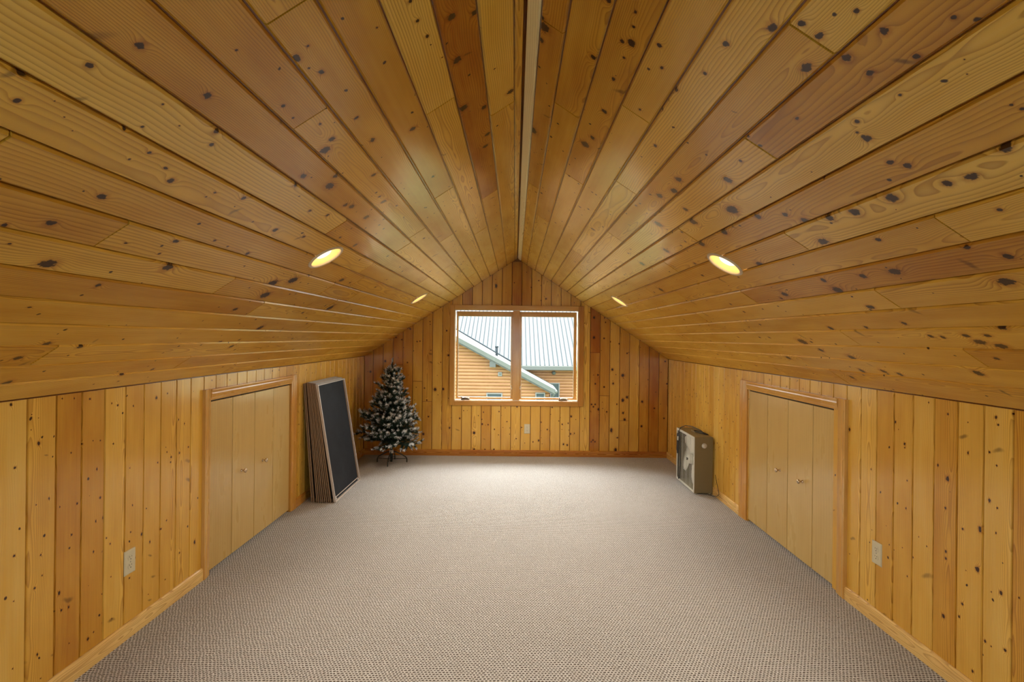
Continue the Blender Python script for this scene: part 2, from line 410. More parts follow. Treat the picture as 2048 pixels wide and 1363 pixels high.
# knots read off the photograph, in metres on each surface
KC = [(-1,0.812,0.911,0.0093),(-1,0.896,0.89,0.0074),(-1,0.808,1.105,0.0102),(-1,0.694,1.039,0.0041),(-1,1.023,0.872,0.0079),(-1,0.972,0.839,0.0075),(-1,0.99,0.912,0.0017),(-1,1.011,0.952,0.0018),(-1,1.03,0.989,0.0019),(-1,0.949,1.079,0.0044),(-1,0.975,1.061,0.0043),(-1,0.881,1.056,0.0032),(-1,0.864,1.22,0.0092),(-1,0.899,1.252,0.0082),(-1,0.997,1.157,0.0061),(-1,1.035,1.14,0.0036),(-1,1.015,1.233,0.0053),(-1,0.902,1.136,0.0024),(-1,1.159,1.197,0.0115),(-1,1.278,1.178,0.0112),(-1,1.316,1.104,0.0079),(-1,1.418,1.302,0.0203),(-1,1.344,1.66,0.0209),(-1,1.229,1.547,0.0094),(-1,1.371,1.162,0.0037),(-1,1.477,1.521,0.011),(-1,1.607,1.423,0.005),(-1,1.798,1.655,0.0146),(-1,1.882,1.634,0.0143),(-1,1.821,1.805,0.0118),(-1,1.041,1.286,0.0114),(-1,0.991,1.548,0.0113),(-1,1.017,1.439,0.0051),(-1,1.041,1.432,0.0033),(-1,1.192,1.902,0.0102),(-1,1.181,1.678,0.0064),(-1,1.285,1.413,0.0049),(-1,1.295,1.558,0.0057),(-1,1.525,2.341,0.014),(-1,2.045,1.738,0.0201),(-1,2.059,2.268,0.0133),(-1,2.037,2.429,0.0111),(-1,1.802,2.634,0.0125),(-1,1.85,2.816,0.0185),(-1,0.573,1.143,0.0048),(-1,0.608,1.156,0.0097),(-1,0.583,1.245,0.0081),(-1,0.417,1.215,0.0039),(-1,0.321,1.201,0.0064),(-1,0.318,1.277,0.007),(-1,0.305,1.355,0.0062),(-1,0.28,1.482,0.0035),(-1,0.229,1.338,0.0151),(-1,0.162,1.378,0.0126),(-1,0.238,1.538,0.0168),(-1,0.251,1.844,0.0196),(-1,0.172,1.933,0.0131),(-1,0.172,2.189,0.0158),(-1,0.19,2.301,0.017),(-1,0.115,1.718,0.0044),(-1,0.055,1.944,0.0185),(-1,0.707,1.273,0.007),(-1,0.711,1.338,0.0045),(-1,0.67,1.432,0.005),(-1,0.712,1.568,0.0211),(-1,0.579,1.678,0.0106),(-1,0.579,1.509,0.0091),(-1,0.445,1.766,0.016),(-1,0.674,1.535,0.013),(1,0.068,1.528,0.0218),(1,0.055,1.492,0.014),(1,0.062,1.599,0.0097),(1,0.059,2.297,0.0235),(1,0.236,1.261,0.0096),(1,0.238,1.516,0.0126),(1,0.309,1.241,0.0053),(1,0.317,1.292,0.0057),(1,0.327,1.354,0.0137),(1,0.302,1.37,0.0077),(1,0.323,1.429,0.0066),(1,0.317,1.554,0.0075),(1,0.328,1.764,0.0135),(1,0.303,2.099,0.0234),(1,0.322,2.003,0.0137),(1,0.396,1.297,0.0085),(1,0.428,1.371,0.0062),(1,0.49,1.418,0.0081),(1,0.484,1.547,0.0074),(1,0.528,1.16,0.0096),(1,0.528,1.288,0.007),(1,0.535,1.764,0.009),(1,0.43,1.619,0.0059),(1,0.764,1.54,0.0074),(1,0.724,1.413,0.0049),(1,0.622,0.997,0.0086),(1,0.665,0.998,0.0096),(1,0.679,0.909,0.0058),(1,0.74,0.912,0.0101),(1,0.733,1.006,0.0117),(1,0.786,1.005,0.0087),(1,0.813,0.918,0.0076),(1,0.795,0.822,0.0057),(1,0.693,1.085,0.0131),(1,0.768,1.238,0.0053),(1,0.584,1.046,0.0124),(1,0.859,1.009,0.0039),(1,0.858,1.135,0.007),(1,0.907,1.161,0.012),(1,0.881,1.163,0.0048),(1,0.988,1.185,0.0087),(1,1.015,1.162,0.0109),(1,1.067,0.977,0.0121),(1,0.986,0.894,0.0033),(1,1.003,0.889,0.004),(1,0.867,0.872,0.0016),(1,0.893,0.892,0.0016),(1,1.084,1.289,0.0183),(1,1.072,1.529,0.0182),(1,1.085,1.431,0.0198),(1,1.151,1.673,0.0188),(1,1.098,1.138,0.0129),(1,1.103,1.083,0.0119),(1,1.204,1.482,0.0087),(1,1.212,1.116,0.0068),(1,1.361,1.23,0.0145),(1,1.346,1.58,0.0191),(1,1.341,1.719,0.0152),(1,1.391,1.921,0.0231),(1,1.326,1.918,0.0154),(1,1.368,2.26,0.0196),(1,1.305,1.288,0.0084),(1,1.451,1.315,0.0203),(1,1.508,1.885,0.015),(1,1.745,2.689,0.0297),(1,1.878,2.465,0.0261),(1,1.933,1.844,0.0217),(1,0.999,1.663,0.0124),(1,1.05,1.622,0.0179),(1,1.654,1.509,0.0143),(1,1.732,1.65,0.0163),(1,1.753,1.596,0.0175),(1,1.695,1.666,0.0124),(1,1.697,1.81,0.0117),(1,1.704,1.764,0.0113),(1,1.695,1.59,0.0097),(1,1.632,2.291,0.0167),(1,1.632,2.063,0.0114),(1,1.615,1.841,0.012),(1,1.822,2.635,0.0165),(1,1.998,2.544,0.0195),(1,1.983,2.378,0.0177),(1,1.997,2.291,0.0167),(1,1.925,3.116,0.0212),(1,1.828,1.679,0.0105),(1,2.081,2.726,0.0173),(1,0.788,1.682,0.0189),(1,0.782,2.082,0.0145),(1,0.761,2.411,0.0289),(1,0.889,1.849,0.0266),(1,0.669,2.116,0.0178),(1,0.675,1.888,0.015),(1,0.694,1.993,0.0163),(1,0.845,2.149,0.0243),(1,0.953,2.058,0.0227),(1,0.96,2.312,0.0203),(1,0.961,1.783,0.0161),(1,1.166,2.129,0.0209),(1,0.901,2.684,0.0254),(1,1.133,3.474,0.0249),(1,0.895,3.181,0.0219),(1,0.529,3.145,0.0161),(-1,0.811,2.012,0.0139),(-1,0.795,2.25,0.0165),(-1,0.8,2.058,0.0144),(-1,0.751,1.754,0.0136),(-1,0.651,1.915,0.0129),(-1,0.791,1.796,0.0188),(-1,0.821,1.633,0.0122),(-1,0.86,1.657,0.0104),(-1,0.888,2.0,0.011),(-1,0.911,1.878,0.0075),(-1,0.941,2.49,0.0154),(-1,0.694,2.202,0.016),(-1,0.691,2.129,0.0091),(-1,1.049,1.858,0.0124),(-1,1.022,2.056,0.0086),(-1,1.172,2.883,0.0191),(-1,1.313,2.317,0.03),(-1,1.399,2.4,0.03),(-1,1.414,3.278,0.03),(-1,1.664,2.81,0.0276),(-1,1.264,2.434,0.0297)]
KL = [(1.987,1.007,0.0081),(2.133,0.939,0.004),(2.139,0.601,0.0055),(2.088,1.166,0.0039),(2.145,1.16,0.0035),(2.225,1.148,0.0058),(2.381,1.101,0.0071),(2.478,1.085,0.005),(2.638,1.105,0.0089),(2.723,1.118,0.005),(2.357,0.93,0.0052),(2.428,0.929,0.006),(2.187,0.963,0.0047),(2.283,0.959,0.0044),(2.266,0.839,0.0049),(2.286,0.709,0.0066),(2.165,0.721,0.0046),(2.034,0.783,0.0046),(1.979,0.775,0.0036),(2.082,0.734,0.0034),(2.263,0.614,0.0049),(2.252,0.485,0.0049),(2.304,0.615,0.0078),(2.323,0.517,0.0045),(2.48,0.614,0.005),(2.469,0.489,0.005),(2.544,0.452,0.0097),(2.601,0.391,0.006),(2.683,0.426,0.0063),(2.725,0.455,0.0058),(2.756,0.778,0.0066),(2.723,0.812,0.0043),(2.811,0.967,0.0053),(2.864,0.937,0.0054),(2.824,0.786,0.0061),(2.899,0.801,0.0063),(2.831,0.241,0.0053),(2.965,0.248,0.0098),(2.0,0.576,0.0041),(1.957,1.121,0.0026),(1.955,1.064,0.0022),(1.985,1.104,0.0022),(2.345,0.483,0.0046),(2.459,0.795,0.0037),(2.652,0.774,0.0048),(2.346,1.114,0.004),(1.876,1.169,0.0066),(1.893,0.938,0.0058),(1.894,0.618,0.0058),(2.001,0.577,0.0035),(1.976,0.461,0.0063),(2.007,0.495,0.0032),(2.083,0.389,0.0068),(2.129,0.31,0.0054),(2.094,0.315,0.0061),(2.257,0.136,0.0047),(2.227,0.124,0.0083),(2.305,0.15,0.0061),(2.301,0.279,0.0044),(2.464,0.274,0.0058),(2.252,0.485,0.0047),(2.594,0.133,0.0031),(2.719,0.149,0.0045),(2.5,0.355,0.004),(1.99,0.201,0.0049),(2.005,0.1,0.0036),(2.133,0.16,0.0031),(2.351,0.332,0.0032),(2.359,0.139,0.0027),(1.892,0.209,0.0033),(1.893,0.453,0.0033),(2.833,0.241,0.0048)]
KR = [(2.469,0.945,0.0078),(2.468,0.927,0.0052),(2.532,1.038,0.0088),(2.876,0.94,0.0098),(2.224,1.122,0.0056),(2.222,0.847,0.0106),(2.274,0.892,0.0057),(2.232,0.719,0.0067),(2.124,0.978,0.0057),(2.456,0.644,0.0058),(2.227,0.535,0.0067),(2.227,0.505,0.0067),(2.145,0.661,0.0063),(2.329,1.158,0.0042),(1.994,1.115,0.0052),(1.994,0.797,0.0047),(2.027,0.815,0.0068),(2.066,0.69,0.009),(2.699,0.767,0.0045),(2.509,1.006,0.0033),(2.451,0.776,0.0045),(2.536,0.748,0.0041),(2.126,1.103,0.0031),(2.378,0.54,0.0031),(2.563,0.431,0.0041),(2.476,0.451,0.0033),(1.998,0.958,0.0047),(2.029,1.003,0.0058),(1.998,0.7,0.0038),(2.865,0.26,0.0041),(2.073,0.527,0.009),(2.003,1.142,0.0067),(1.934,1.165,0.0054),(2.236,0.255,0.0097),(2.04,0.262,0.0069),(2.013,0.257,0.0034),(1.956,0.277,0.0072),(1.975,0.482,0.0081),(2.143,0.354,0.0074),(2.159,0.294,0.0059),(2.078,0.527,0.0087),(2.128,0.498,0.0033),(2.092,0.11,0.0064),(2.015,0.466,0.0034),(1.904,0.499,0.0035),(2.444,0.33,0.004)]
KB = [(-0.976,0.793,0.022),(-0.877,0.798,0.016),(-0.82,1.206,0.0148),(-0.844,1.5,0.0123),(-1.103,0.806,0.0099),(-1.198,1.366,0.0099),(-1.164,1.371,0.0099),(-1.046,1.607,0.0074),(-1.052,0.464,0.0123),(-0.675,0.447,0.0111),(-1.111,0.255,0.0173),(-0.797,0.336,0.0123),(-1.312,1.112,0.0099),(-1.452,1.411,0.0099),(-1.383,1.387,0.0099),(-1.756,0.997,0.0148),(-1.579,1.127,0.0173),(-1.074,0.662,0.0099),(-0.912,1.12,0.0074),(-1.282,1.516,0.0123),(0.929,1.678,0.0184),(0.931,1.436,0.0171),(1.053,1.428,0.0131),(1.057,1.675,0.0079),(1.126,1.388,0.0118),(1.156,1.054,0.0184),(1.283,0.985,0.022),(1.168,0.886,0.0157),(1.286,0.686,0.022),(0.911,0.631,0.0118),(0.954,0.632,0.0118),(0.933,0.603,0.0118),(0.984,0.987,0.0118),(0.953,0.88,0.0118),(0.996,0.574,0.0184),(1.094,0.543,0.0118),(1.214,0.638,0.0105),(1.152,0.323,0.021),(1.205,0.085,0.021),(0.931,0.202,0.0131),(0.956,0.183,0.0105),(0.912,0.182,0.0105),(1.816,0.889,0.0131),(1.666,0.593,0.0131),(1.784,0.473,0.0131),(1.52,0.67,0.0157),(1.515,0.375,0.0157),(1.059,0.842,0.0131),(1.291,0.533,0.0157),(1.311,0.453,0.0184),(1.337,0.723,0.0197),(1.792,1.158,0.0131),(1.225,0.234,0.0131),(1.069,1.62,0.0079),(1.331,1.251,0.0105),(1.235,1.364,0.0105),(-0.797,0.329,0.0119),(-0.673,0.448,0.0102),(-0.502,0.276,0.0203),(-0.404,0.38,0.0119),(-0.332,0.374,0.0093),(-0.256,0.319,0.0076),(-0.106,0.414,0.0085),(-0.203,0.533,0.0076),(0.007,0.209,0.0093),(0.071,0.346,0.0093),(0.38,0.323,0.0102),(0.21,0.173,0.0076),(0.277,0.19,0.0127),(0.56,0.388,0.0102),(0.631,0.401,0.0076),(0.667,0.484,0.0135),(0.662,0.274,0.0119),(0.707,0.282,0.0076),(0.577,0.149,0.0119),(0.622,0.14,0.0119),(-0.5,0.074,0.0152),(-0.26,0.076,0.0119),(-0.368,0.075,0.0102),(-0.39,0.524,0.0076),(0.012,0.592,0.011),(0.436,0.59,0.0076),(-0.129,0.579,0.0059),(0.306,0.411,0.0068),(-0.253,2.045,0.0191),(-0.401,2.112,0.0106),(-0.036,2.086,0.0085),(0.258,2.115,0.0085),(0.348,1.896,0.0127),(0.17,2.032,0.0085),(0.29,1.876,0.0085)]

# ---------------------------------------------------------------- ceiling boards
LAMPS = [(-1, 1.071, 2.410, 'recessed ceiling lamp in the left roof slope, larger and nearer one'),
         (1, 1.107, 2.365, 'recessed ceiling lamp in the right roof slope, larger one with white lamp face showing'),
         (-1, 1.090, 4.834, 'small far recessed lamp in the left roof slope beside the window gable'),
         (1, 1.110, 4.763, 'small far recessed lamp in the right roof slope beside the window gable')]
ceiling = MB()
T = 0.14
for s in (-1, 1):
    # roof deck behind the boards, with a square opening round each can
    pt = lambda u, d, s=s: (s * (u * SC + d * SS), RH - u * SS + d * SC)
    D0 = DEEP - 0.001; B = 0.082
    def deck(ua, ub_, ya, yb):
        a = [pt(ua, D0), pt(ub_, D0), pt(ub_, T), pt(ua, T)]
        if ua == 0: a[0], a[3] = (s * 0.0003, RH + D0 / SC), (s * 0.0003, RH + T / SC)
        ceiling.prism(a, lambda x, z, h: (x, h, z), ya, yb, g=1)
    us = [q for q in LAMPS if q[0] == s]; um = sum(q[1] for q in us) / 2
    deck(0, um - B - .02, YF, YB + .13); deck(um + B + .02, SLEN + .08, YF, YB + .13)
    ys = [YF] + [v for q in us for v in (q[2] - B, q[2] + B)] + [YB + .13]
    for k in range(0, len(ys), 2): deck(um - B - .02, um + B + .02, ys[k], ys[k + 1])
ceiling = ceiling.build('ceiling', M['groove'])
tag(ceiling, kind='structure'); grain(ceiling, 0.5)

LS = [0, .034, .15, .268, .387, .505, .621, .738, .855, .972, 1.09, 1.209, 1.329, 1.448, 1.569, 1.69, 1.811, 1.937, 2.055, 2.183]
RS = [0, .050, .135, .251, .368, .484, .60, .716, .83, .945, 1.06, 1.176, 1.294, 1.413, 1.535, 1.652, 1.776, 1.897, 2.02, 2.183]
# end joints along each row (metres from the camera) and the tone of every board between them
LROW = {0: ([], [.55]), 1: ([2.044, 4.1], [.25, .45, .5]), 2: ([.95, 3.042, 5.2], [.95, .95, .45, .6]), 3: ([1.735, 3.765, 5.5], [.18, .25, .2, .35]),
        4: ([2.546, 4.581], [.55, .2, .3]), 5: ([1.027, 3.383, 5.4], [.45, .5, .15, .3]), 6: ([1.383, 2.9, 4.275], [.62, .4, .25, .3]),
        7: ([3.001, 5.035], [.62, .15, .3]), 8: ([2.158, 4.2], [.12, .65, .4]), 9: ([2.95, 4.9], [.25, .4, .3]),
        10: ([.925, 3.1, 5.1], [.3, .5, .45, .4]), 11: ([1.344, 2.876, 3.355, 5.2], [.6, .3, .5, .35, .4]), 12: ([2.044, 3.222, 5.0], [.3, .55, .45, .4]),
        13: ([2.492, 4.4], [.66, .35, .45]), 14: ([.8, 3.4, 5.5], [.5, .5, .35, .4]), 15: ([2.93, 4.9], [.42, .4, .4]),
        16: ([1.717, 3.496, 5.4], [.6, .4, .4, .4]), 17: ([2.59, 4.6], [.55, .55, .45]), 18: ([1.2, 3.2, 5.1], [.35, .35, .45, .4])}
RROW = {0: ([3.49], [-.35, -.3]), 1: ([1.5, 3.074, 5.0], [.8, .7, .45, .4]), 2: ([1.926, 3.672], [.58, .5, .3]), 3: ([2.545, 4.6], [.65, .3, .35]),
        4: ([1.659, 4.35], [.38, .28, .3]), 5: ([2.25, 3.993], [.12, .2, .55]), 6: ([1.015, 3.013, 5.1], [.18, .5, .2, .3]),
        7: ([1.428, 3.431, 5.3], [.65, .25, .2, .3]), 8: ([2.312, 4.631], [.1, .3, .15]), 9: ([.8, 2.886, 4.9], [.4, .55, .35, .3]),
        10: ([1.775, 3.7, 5.4], [.12, .45, .3, .3]), 11: ([1.261, 3.3, 4.253], [.2, .5, .35, .3]), 12: ([2.57, 4.5], [.72, .4, .35]),
        13: ([1.757, 3.487, 5.5], [.45, .3, .4, .3]), 14: ([3.023, 5.0], [.45, .35, .35]), 15: ([2.262, 4.4], [.45, .3, .35]),
        16: ([1.761, 3.803], [.62, .42, .35]), 17: ([2.984, 5.2], [.38, .35, .4]), 18: ([2.85, 3.499, 5.3], [.55, .5, .45, .4])}
BIGROW = {(-1, 8), (-1, 9), (1, 5), (1, 10), (-1, 11), (-1, 12), (1, 12), (1, 7), (-1, 10), (1, 9)}
ceiling_boards = []
for s, SEAM, ROW in ((-1, LS, LROW), (1, RS, RROW)):
    for i in range(len(SEAM) - 1):
        joints, tones = ROW[i]
        ends = [YF] + joints + [YB - 0.002]
        u0 = SEAM[i]; W = SEAM[i + 1] - u0
        for k in range(len(ends) - 1):
            y0, y1 = ends[k], ends[k + 1]
            if y1 < 0.2: continue
            kn = [(y - y0, u - u0, r * .86) for (q, u, y, r) in KC if q == s and u0 <= u < u0 + W and y0 + 0.004 < y < y1 - 0.004]
            far = max(y0, 2.2)
            if y1 > far and W > 0.07: kn += [(y - y0, v, r) for y, v, r in rnd_knots(far, y1 - 0.01, W, 3.0, 0.0085)]
            o = plank(ceiling, (s * u0 * SC, y0, RH - u0 * SS), (0, 1, 0), (s * SC, 0, -SS), (-s * SS, 0, -SC), W, 0.0, y1 - y0,
                      tones[k], kn, big=random.uniform(0.55, 0.8) if (s, i) in BIGROW else random.uniform(0.9, 1.7), bevel=CH_CEIL, mat=M['pale_pine'] if (s, i) == (1, 0) else None)
            ceiling_boards.append((s, u0, u0 + W, y0, y1, o))

# ---------------------------------------------------------------- knee walls
def knee_wall(s, name, start, pitch, kfirst, n, op0, op1, tones, K):
    wb = MB()
    x0, x1 = s * (HW + DEEP - 0.001), s * (HW + 0.10)
    lo_, hi_ = min(x0, x1), max(x0, x1)
    wb.box((lo_, YF, 0), (hi_, op0, KH), 2).box((lo_, op1, 0), (hi_, YB + 0.13, KH), 2).box((lo_, op0, 1.05), (hi_, op1, KH), 2)
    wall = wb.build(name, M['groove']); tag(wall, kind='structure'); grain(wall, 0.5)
    for k in range(kfirst, n):
        y0 = start + pitch * k; y1 = y0 + pitch
        if y0 > YB - 0.02: break
        y1 = min(y1, YB - 0.001)
        z0 = 1.07 if op0 - 0.06 < y0 and y1 < op1 + 0.07 else 0.0
        kn = [(z - z0, y - y0, r * .8) for (y, z, r) in K if y0 <= y < y1 and z0 + 0.01 < z < KH - 0.01]
        if y0 > 2.95: kn += [(z - z0, v, r) for z, v, r in rnd_knots(z0 + 0.02, KH - 0.02, y1 - y0, 9.0, 0.0072)]
        tone = tones[k - kfirst] if k - kfirst < len(tones) else random.choice([.2, .28, .35, .42, .5])
        plank(wall, (s * HW, y0, z0), (0, 0, 1), (0, 1, 0), (-s, 0, 0), y1 - y0, 0.0, KH - z0, tone, kn, big=random.uniform(0.7, 1.5))
    return wall
wall_left = knee_wall(-1, 'wall_left', 1.941, 0.1222, -20, 40, 3.094, 4.216,
                      [.4] * 18 + [.1, .12, .42, .68, .62, .22, .45, .4, .4, .38, .3], KL)
wall_right = knee_wall(1, 'wall_right', 1.933, 0.1211, -20, 40, 2.966, 4.124,
                       [.4] * 18 + [.5, .55, .12, .3, .52, .22, .4, .5, .2, .22], KR)

# ---------------------------------------------------------------- window wall
wb = MB()
yb0, yb1 = YB + DEEP - 0.001, YB + 0.12
WX0, WX1, WZ0, WZ1 = -0.774, 0.769, 0.640, 1.772
tz = lambda x: RH - SL * abs(x) + 0.02
def quad(xa, xb, za, zb0, zb1):
    wb.prism([(xa, za), (xb, za), (xb, zb1), (xa, zb0)], lambda x, z, h: (x, h, z), yb0, yb1, g=None)
quad(-HW - .1, WX0, 0, tz(HW + .1), tz(WX0)); quad(WX1, HW + .1, 0, tz(WX1), tz(HW + .1))
quad(WX0, WX1, 0, WZ0, WZ0)
wb.prism([(WX0, WZ1), (WX1, WZ1), (WX1, tz(WX1)), (0, tz(0)), (WX0, tz(WX0))], lambda x, z, h: (x, h, z), yb0, yb1)
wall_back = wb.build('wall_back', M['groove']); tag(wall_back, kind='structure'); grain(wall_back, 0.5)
JOINT = {-13: [1.08], -11: [.888], -10: [.645], 7: [1.254], 8: [.737], 10: [.438]}
TB = {-16: .9, -15: .95, -14: .85, -13: .8, -12: .75, -11: .5, -10: .6, -9: .3, -8: .62, -7: .3, -6: .7, -5: .22, -4: .35, -3: .3, -2: .5, -1: .75,
      0: .65, 1: .25, 2: .3, 3: .35, 4: .35, 5: .45, 6: .3, 7: .85, 8: .65, 9: .4, 10: .5, 11: .5, 12: .75, 13: .9, 14: .8, 15: .9}
TLOW = {-7: .35, -6: .3, -5: .25, -4: .55, -3: .2, -2: .35, -1: .2, 0: .25, 1: .3, 2: .4, 3: .25, 4: .2, 5: .35}
for k in range(-17, 17):
    x0 = 0.057 + 0.1187 * k; x1 = x0 + 0.1187
    x0c, x1c = max(x0, -HW + 0.001), min(x1, HW - 0.001)
    if x1c - x0c < 0.02: continue
    W = x1c - x0c
    top = lambda v, a=x0c: RH - SL * abs(a + v) + 0.002
    inwin = WX0 - 0.01 < x0 and x1 < WX1 + 0.01
    zs = [0.0] + JOINT.get(k, []) + [None]
    spans = [(zs[i], zs[i + 1]) for i in range(len(zs) - 1)]
    if inwin: spans = [(0.0, WZ0), (WZ1, None)]
    for j, (za, zb) in enumerate(spans):
        kn = [(z - za, x - x0c, r * .8) for (x, z, r) in KB if x0c <= x < x1c and za + 0.008 < z < (zb or top(x - x0c)) - 0.01]
        tone = TLOW.get(k, .3) if inwin and j == 0 else TB.get(k, .6) + (0.1 if j else 0)
        plank(wall_back, (x0c, YB, za), (0, 0, 1), (1, 0, 0), (0, -1, 0), W, 0.0, (lambda v, f=top, a=za: f(v) - a) if zb is None else zb - za, tone, kn)

# unseen end wall, added with a doorway sized for the light it admits
wf = MB()
for poly in ([(-HW - .1, 0), (-.8, 0), (-.8, RH - SL * .8 + .02), (-HW - .1, RH - SL * (HW + .1) + .02)], [(.8, 0), (HW + .1, 0), (HW + .1, RH - SL * (HW + .1) + .02), (.8, RH - SL * .8 + .02)],
             [(-.8, 1.74), (.8, 1.74), (.8, RH - SL * .8 + .02), (0, RH + .02), (-.8, RH - SL * .8 + .02)]):
    wf.prism(poly, lambda x, z, h: (x, h, z), YF - .12, YF)
wall_front_added = wf.build('wall_front_added', M['groove']); tag(wall_front_added, kind='structure'); grain(wall_front_added, .5)

# ---------------------------------------------------------------- floor, skirting
fb = MB(); fb.box((-HW - 0.1, YF, -0.15), (HW + 0.1, YB + 0.13, 0.0))
floor = fb.build('floor', M['carpet']); tag(floor, kind='structure')
def skirt(name, pts, nrm, L_from, L_to, axis, tone):
    """profile extruded along axis; nrm = direction into the room"""
    prof = [(0, 0), (0.014, 0), (0.014, 0.056), (0.0115, 0.066), (0.006, 0.072), (0, 0.072)]
    m = MB()
    m.prism(prof, lambda a, b, h: (pts + nrm * a, h, b) if axis == 1 else (h, pts + nrm * a, b), L_from, L_to)
    o = m.build(name, M['trim']); tag(o, kind='structure'); grain(o, tone, ring=1.4, pv=0.05); return o
skirt('baseboard_left', -HW, 1, YF, 3.03, 1, .1)
skirt('baseboard_left', -HW, 1, 4.30, YB, 1, .55)
skirt('baseboard_right', HW, -1, YF, 2.887, 1, .1)
skirt('baseboard_right', HW, -1, 4.24, YB, 1, .2)
skirt('baseboard_back', YB, -1, -HW + 0.0145, HW - 0.0145, 0, .85)

# ---------------------------------------------------------------- closet doors
def closet(s, name, o0, o1, c0, c1, ztop, knobs, split):
    """four-panel bifold pair; o0..o1 opening along y, c0/c1 outer casing edges"""
    d = empty(name, (s * HW, (o0 + o1) / 2, 0), 'structure')
    yc = (o0 + o1) / 2
    P = 0.020                                         # casing stands proud
    def board(poly, ax, h0, h1, tone):
        m = MB()
        m.prism(poly, (lambda a, b, h: (-s * b, a - yc, h)) if ax == 2 else (lambda a, b, h: (-s * b, h - yc, a)), h0, h1)
        o = m.build('casing', M['trim'], d, bevel=0.002); grain(o, tone, ring=1.6, pv=0.03); return o
    def cprof(a, b):
        """colonial casing: thick outer edge a, thin inner edge b"""
        w_ = b - a
        return [(a, -0.001), (a, P), (a + w_ * .12, P), (a + w_ * .30, P * .86), (a + w_ * .42, P * .92), (a + w_ * .72, P * .74), (a + w_ * .82, P * .62), (b, P * .55), (b, -0.001)]
    zi = ztop
    board(cprof(c0, o0), 2, 0.0, zi + 0.068, .32)
    board(cprof(c1, o1), 2, 0.0, zi + 0.068, .55)
    board(cprof(zi + 0.066, zi), 1, o0 - 0.001, o1 + 0.001, .4)
    # jamb lining and a near-black panel standing in for the closet's shade
    j = MB()
    for a in (o0 - 0.012, o1): j.box((min(-s * 0.001, s * 0.12), a - yc, 0.0), (max(-s * 0.001, s * 0.12), a - yc + 0.012, zi))
    j.box((min(-s * 0.001, s * 0.12), o0 - yc - .012, zi), (max(-s * 0.001, s * 0.12), o1 - yc + .012, zi + 0.012))
    o = j.build('jamb', M['trim'], d); grain(o, .5)
    b = MB(); b.box((min(s * 0.10, s * 0.12), o0 - yc - 0.01, 0), (max(s * 0.10, s * 0.12), o1 - yc + 0.01, zi)); b.build('closet_dark_panel', M['dark'], d)
    # track
    tr = MB(); tr.box((min(s * 0.012, s * 0.035), o0 - yc + .002, zi - 0.010), (max(s * 0.012, s * 0.035), o1 - yc - .002, zi)); tr.build('track', M['dark'], d)
    for i in range(4):
        a, b_ = split[i], split[i + 1]
        gap = 0.0028
        m = MB(); m.box((min(s * 0.004, s * 0.036), a - yc + gap, 0.016), (max(s * 0.004, s * 0.036), b_ - yc - gap, zi - 0.011), 2)
        p = m.build('door_panel', M['birch'], d, bevel=0.0025)
        grain(p, random.uniform(.25, .7), ring=random.uniform(.5, .8), ph=0.02)
        for ky in knobs:
            if a < ky < b_:
                kb = MB()
                prof = [(0.0001, 0.036), (0.007, 0.0355), (0.0125, 0.033), (0.0150, 0.029), (0.0145, 0.025), (0.0105, 0.021), (0.0060, 0.016), (0.0055, 0.008), (0.008, 0.004), (0.0095, 0.001), (0.0095, 0.0)]
                kb.lathe(prof, lambda x, y, h, ky=ky: (s * 0.004 - s * h, ky - yc + x, 0.525 + y), 20)
                kb.build('knob', M['brass'], p)
    return d
closet(-1, 'door_1', 3.094, 4.216, 3.028, 4.300, 1.037, (3.475, 3.765), [3.096, 3.362, 3.649, 3.931, 4.214])
closet(1, 'door_2', 2.966, 4.124, 2.887, 4.240, 1.037, (3.63, 3.345), [2.968, 3.235, 3.531, 3.816, 4.122])

# ---------------------------------------------------------------- window
win = empty('window_1', (0, YB, 0.6), 'structure')
def wbar(name, x0, x1, z0, z1, y0, y1, g, tone, mat='trim', parent=win, bev=0.003):
    m = MB(); m.box((x0, y0 - YB, z0 - 0.6), (x1, y1 - YB, z1 - 0.6), g)
    o = m.build(name, M[mat], parent, bevel=bev)
    if mat == 'trim': grain(o, tone, ring=1.5, ph=0.03)
    return o
CX0, CX1, CZ0, CZ1 = -0.801, 0.807, 0.606, 1.812       # casing outside
IX0, IX1, IZ0, IZ1 = -0.746, 0.744, 0.664, 1.755       # casing inside
wbar('casing', CX0, IX0, CZ0, CZ1, YB - 0.018, YB + 0.002, 2, .5)
wbar('casing', IX1, CX1, CZ0, CZ1, YB - 0.018, YB + 0.002, 2, .65)
wbar('casing', IX0, IX1, IZ1, CZ1, YB - 0.018, YB + 0.002, 0, .4)
wbar('casing', IX0, IX1, CZ0, IZ0, YB - 0.018, YB + 0.002, 0, .55)
for a in ((WX0, IX0 - .004, WZ0, WZ1, 2), (IX1 + .004, WX1, WZ0, WZ1, 2), (IX0 - .004, IX1 + .004, IZ1 + .004, WZ1, 0), (IX0 - .004, IX1 + .004, WZ0, IZ0 - .004, 0)):
    wbar('jamb', a[0], a[1], a[2], a[3], YB + 0.002, YB + 0.15, a[4], .25)
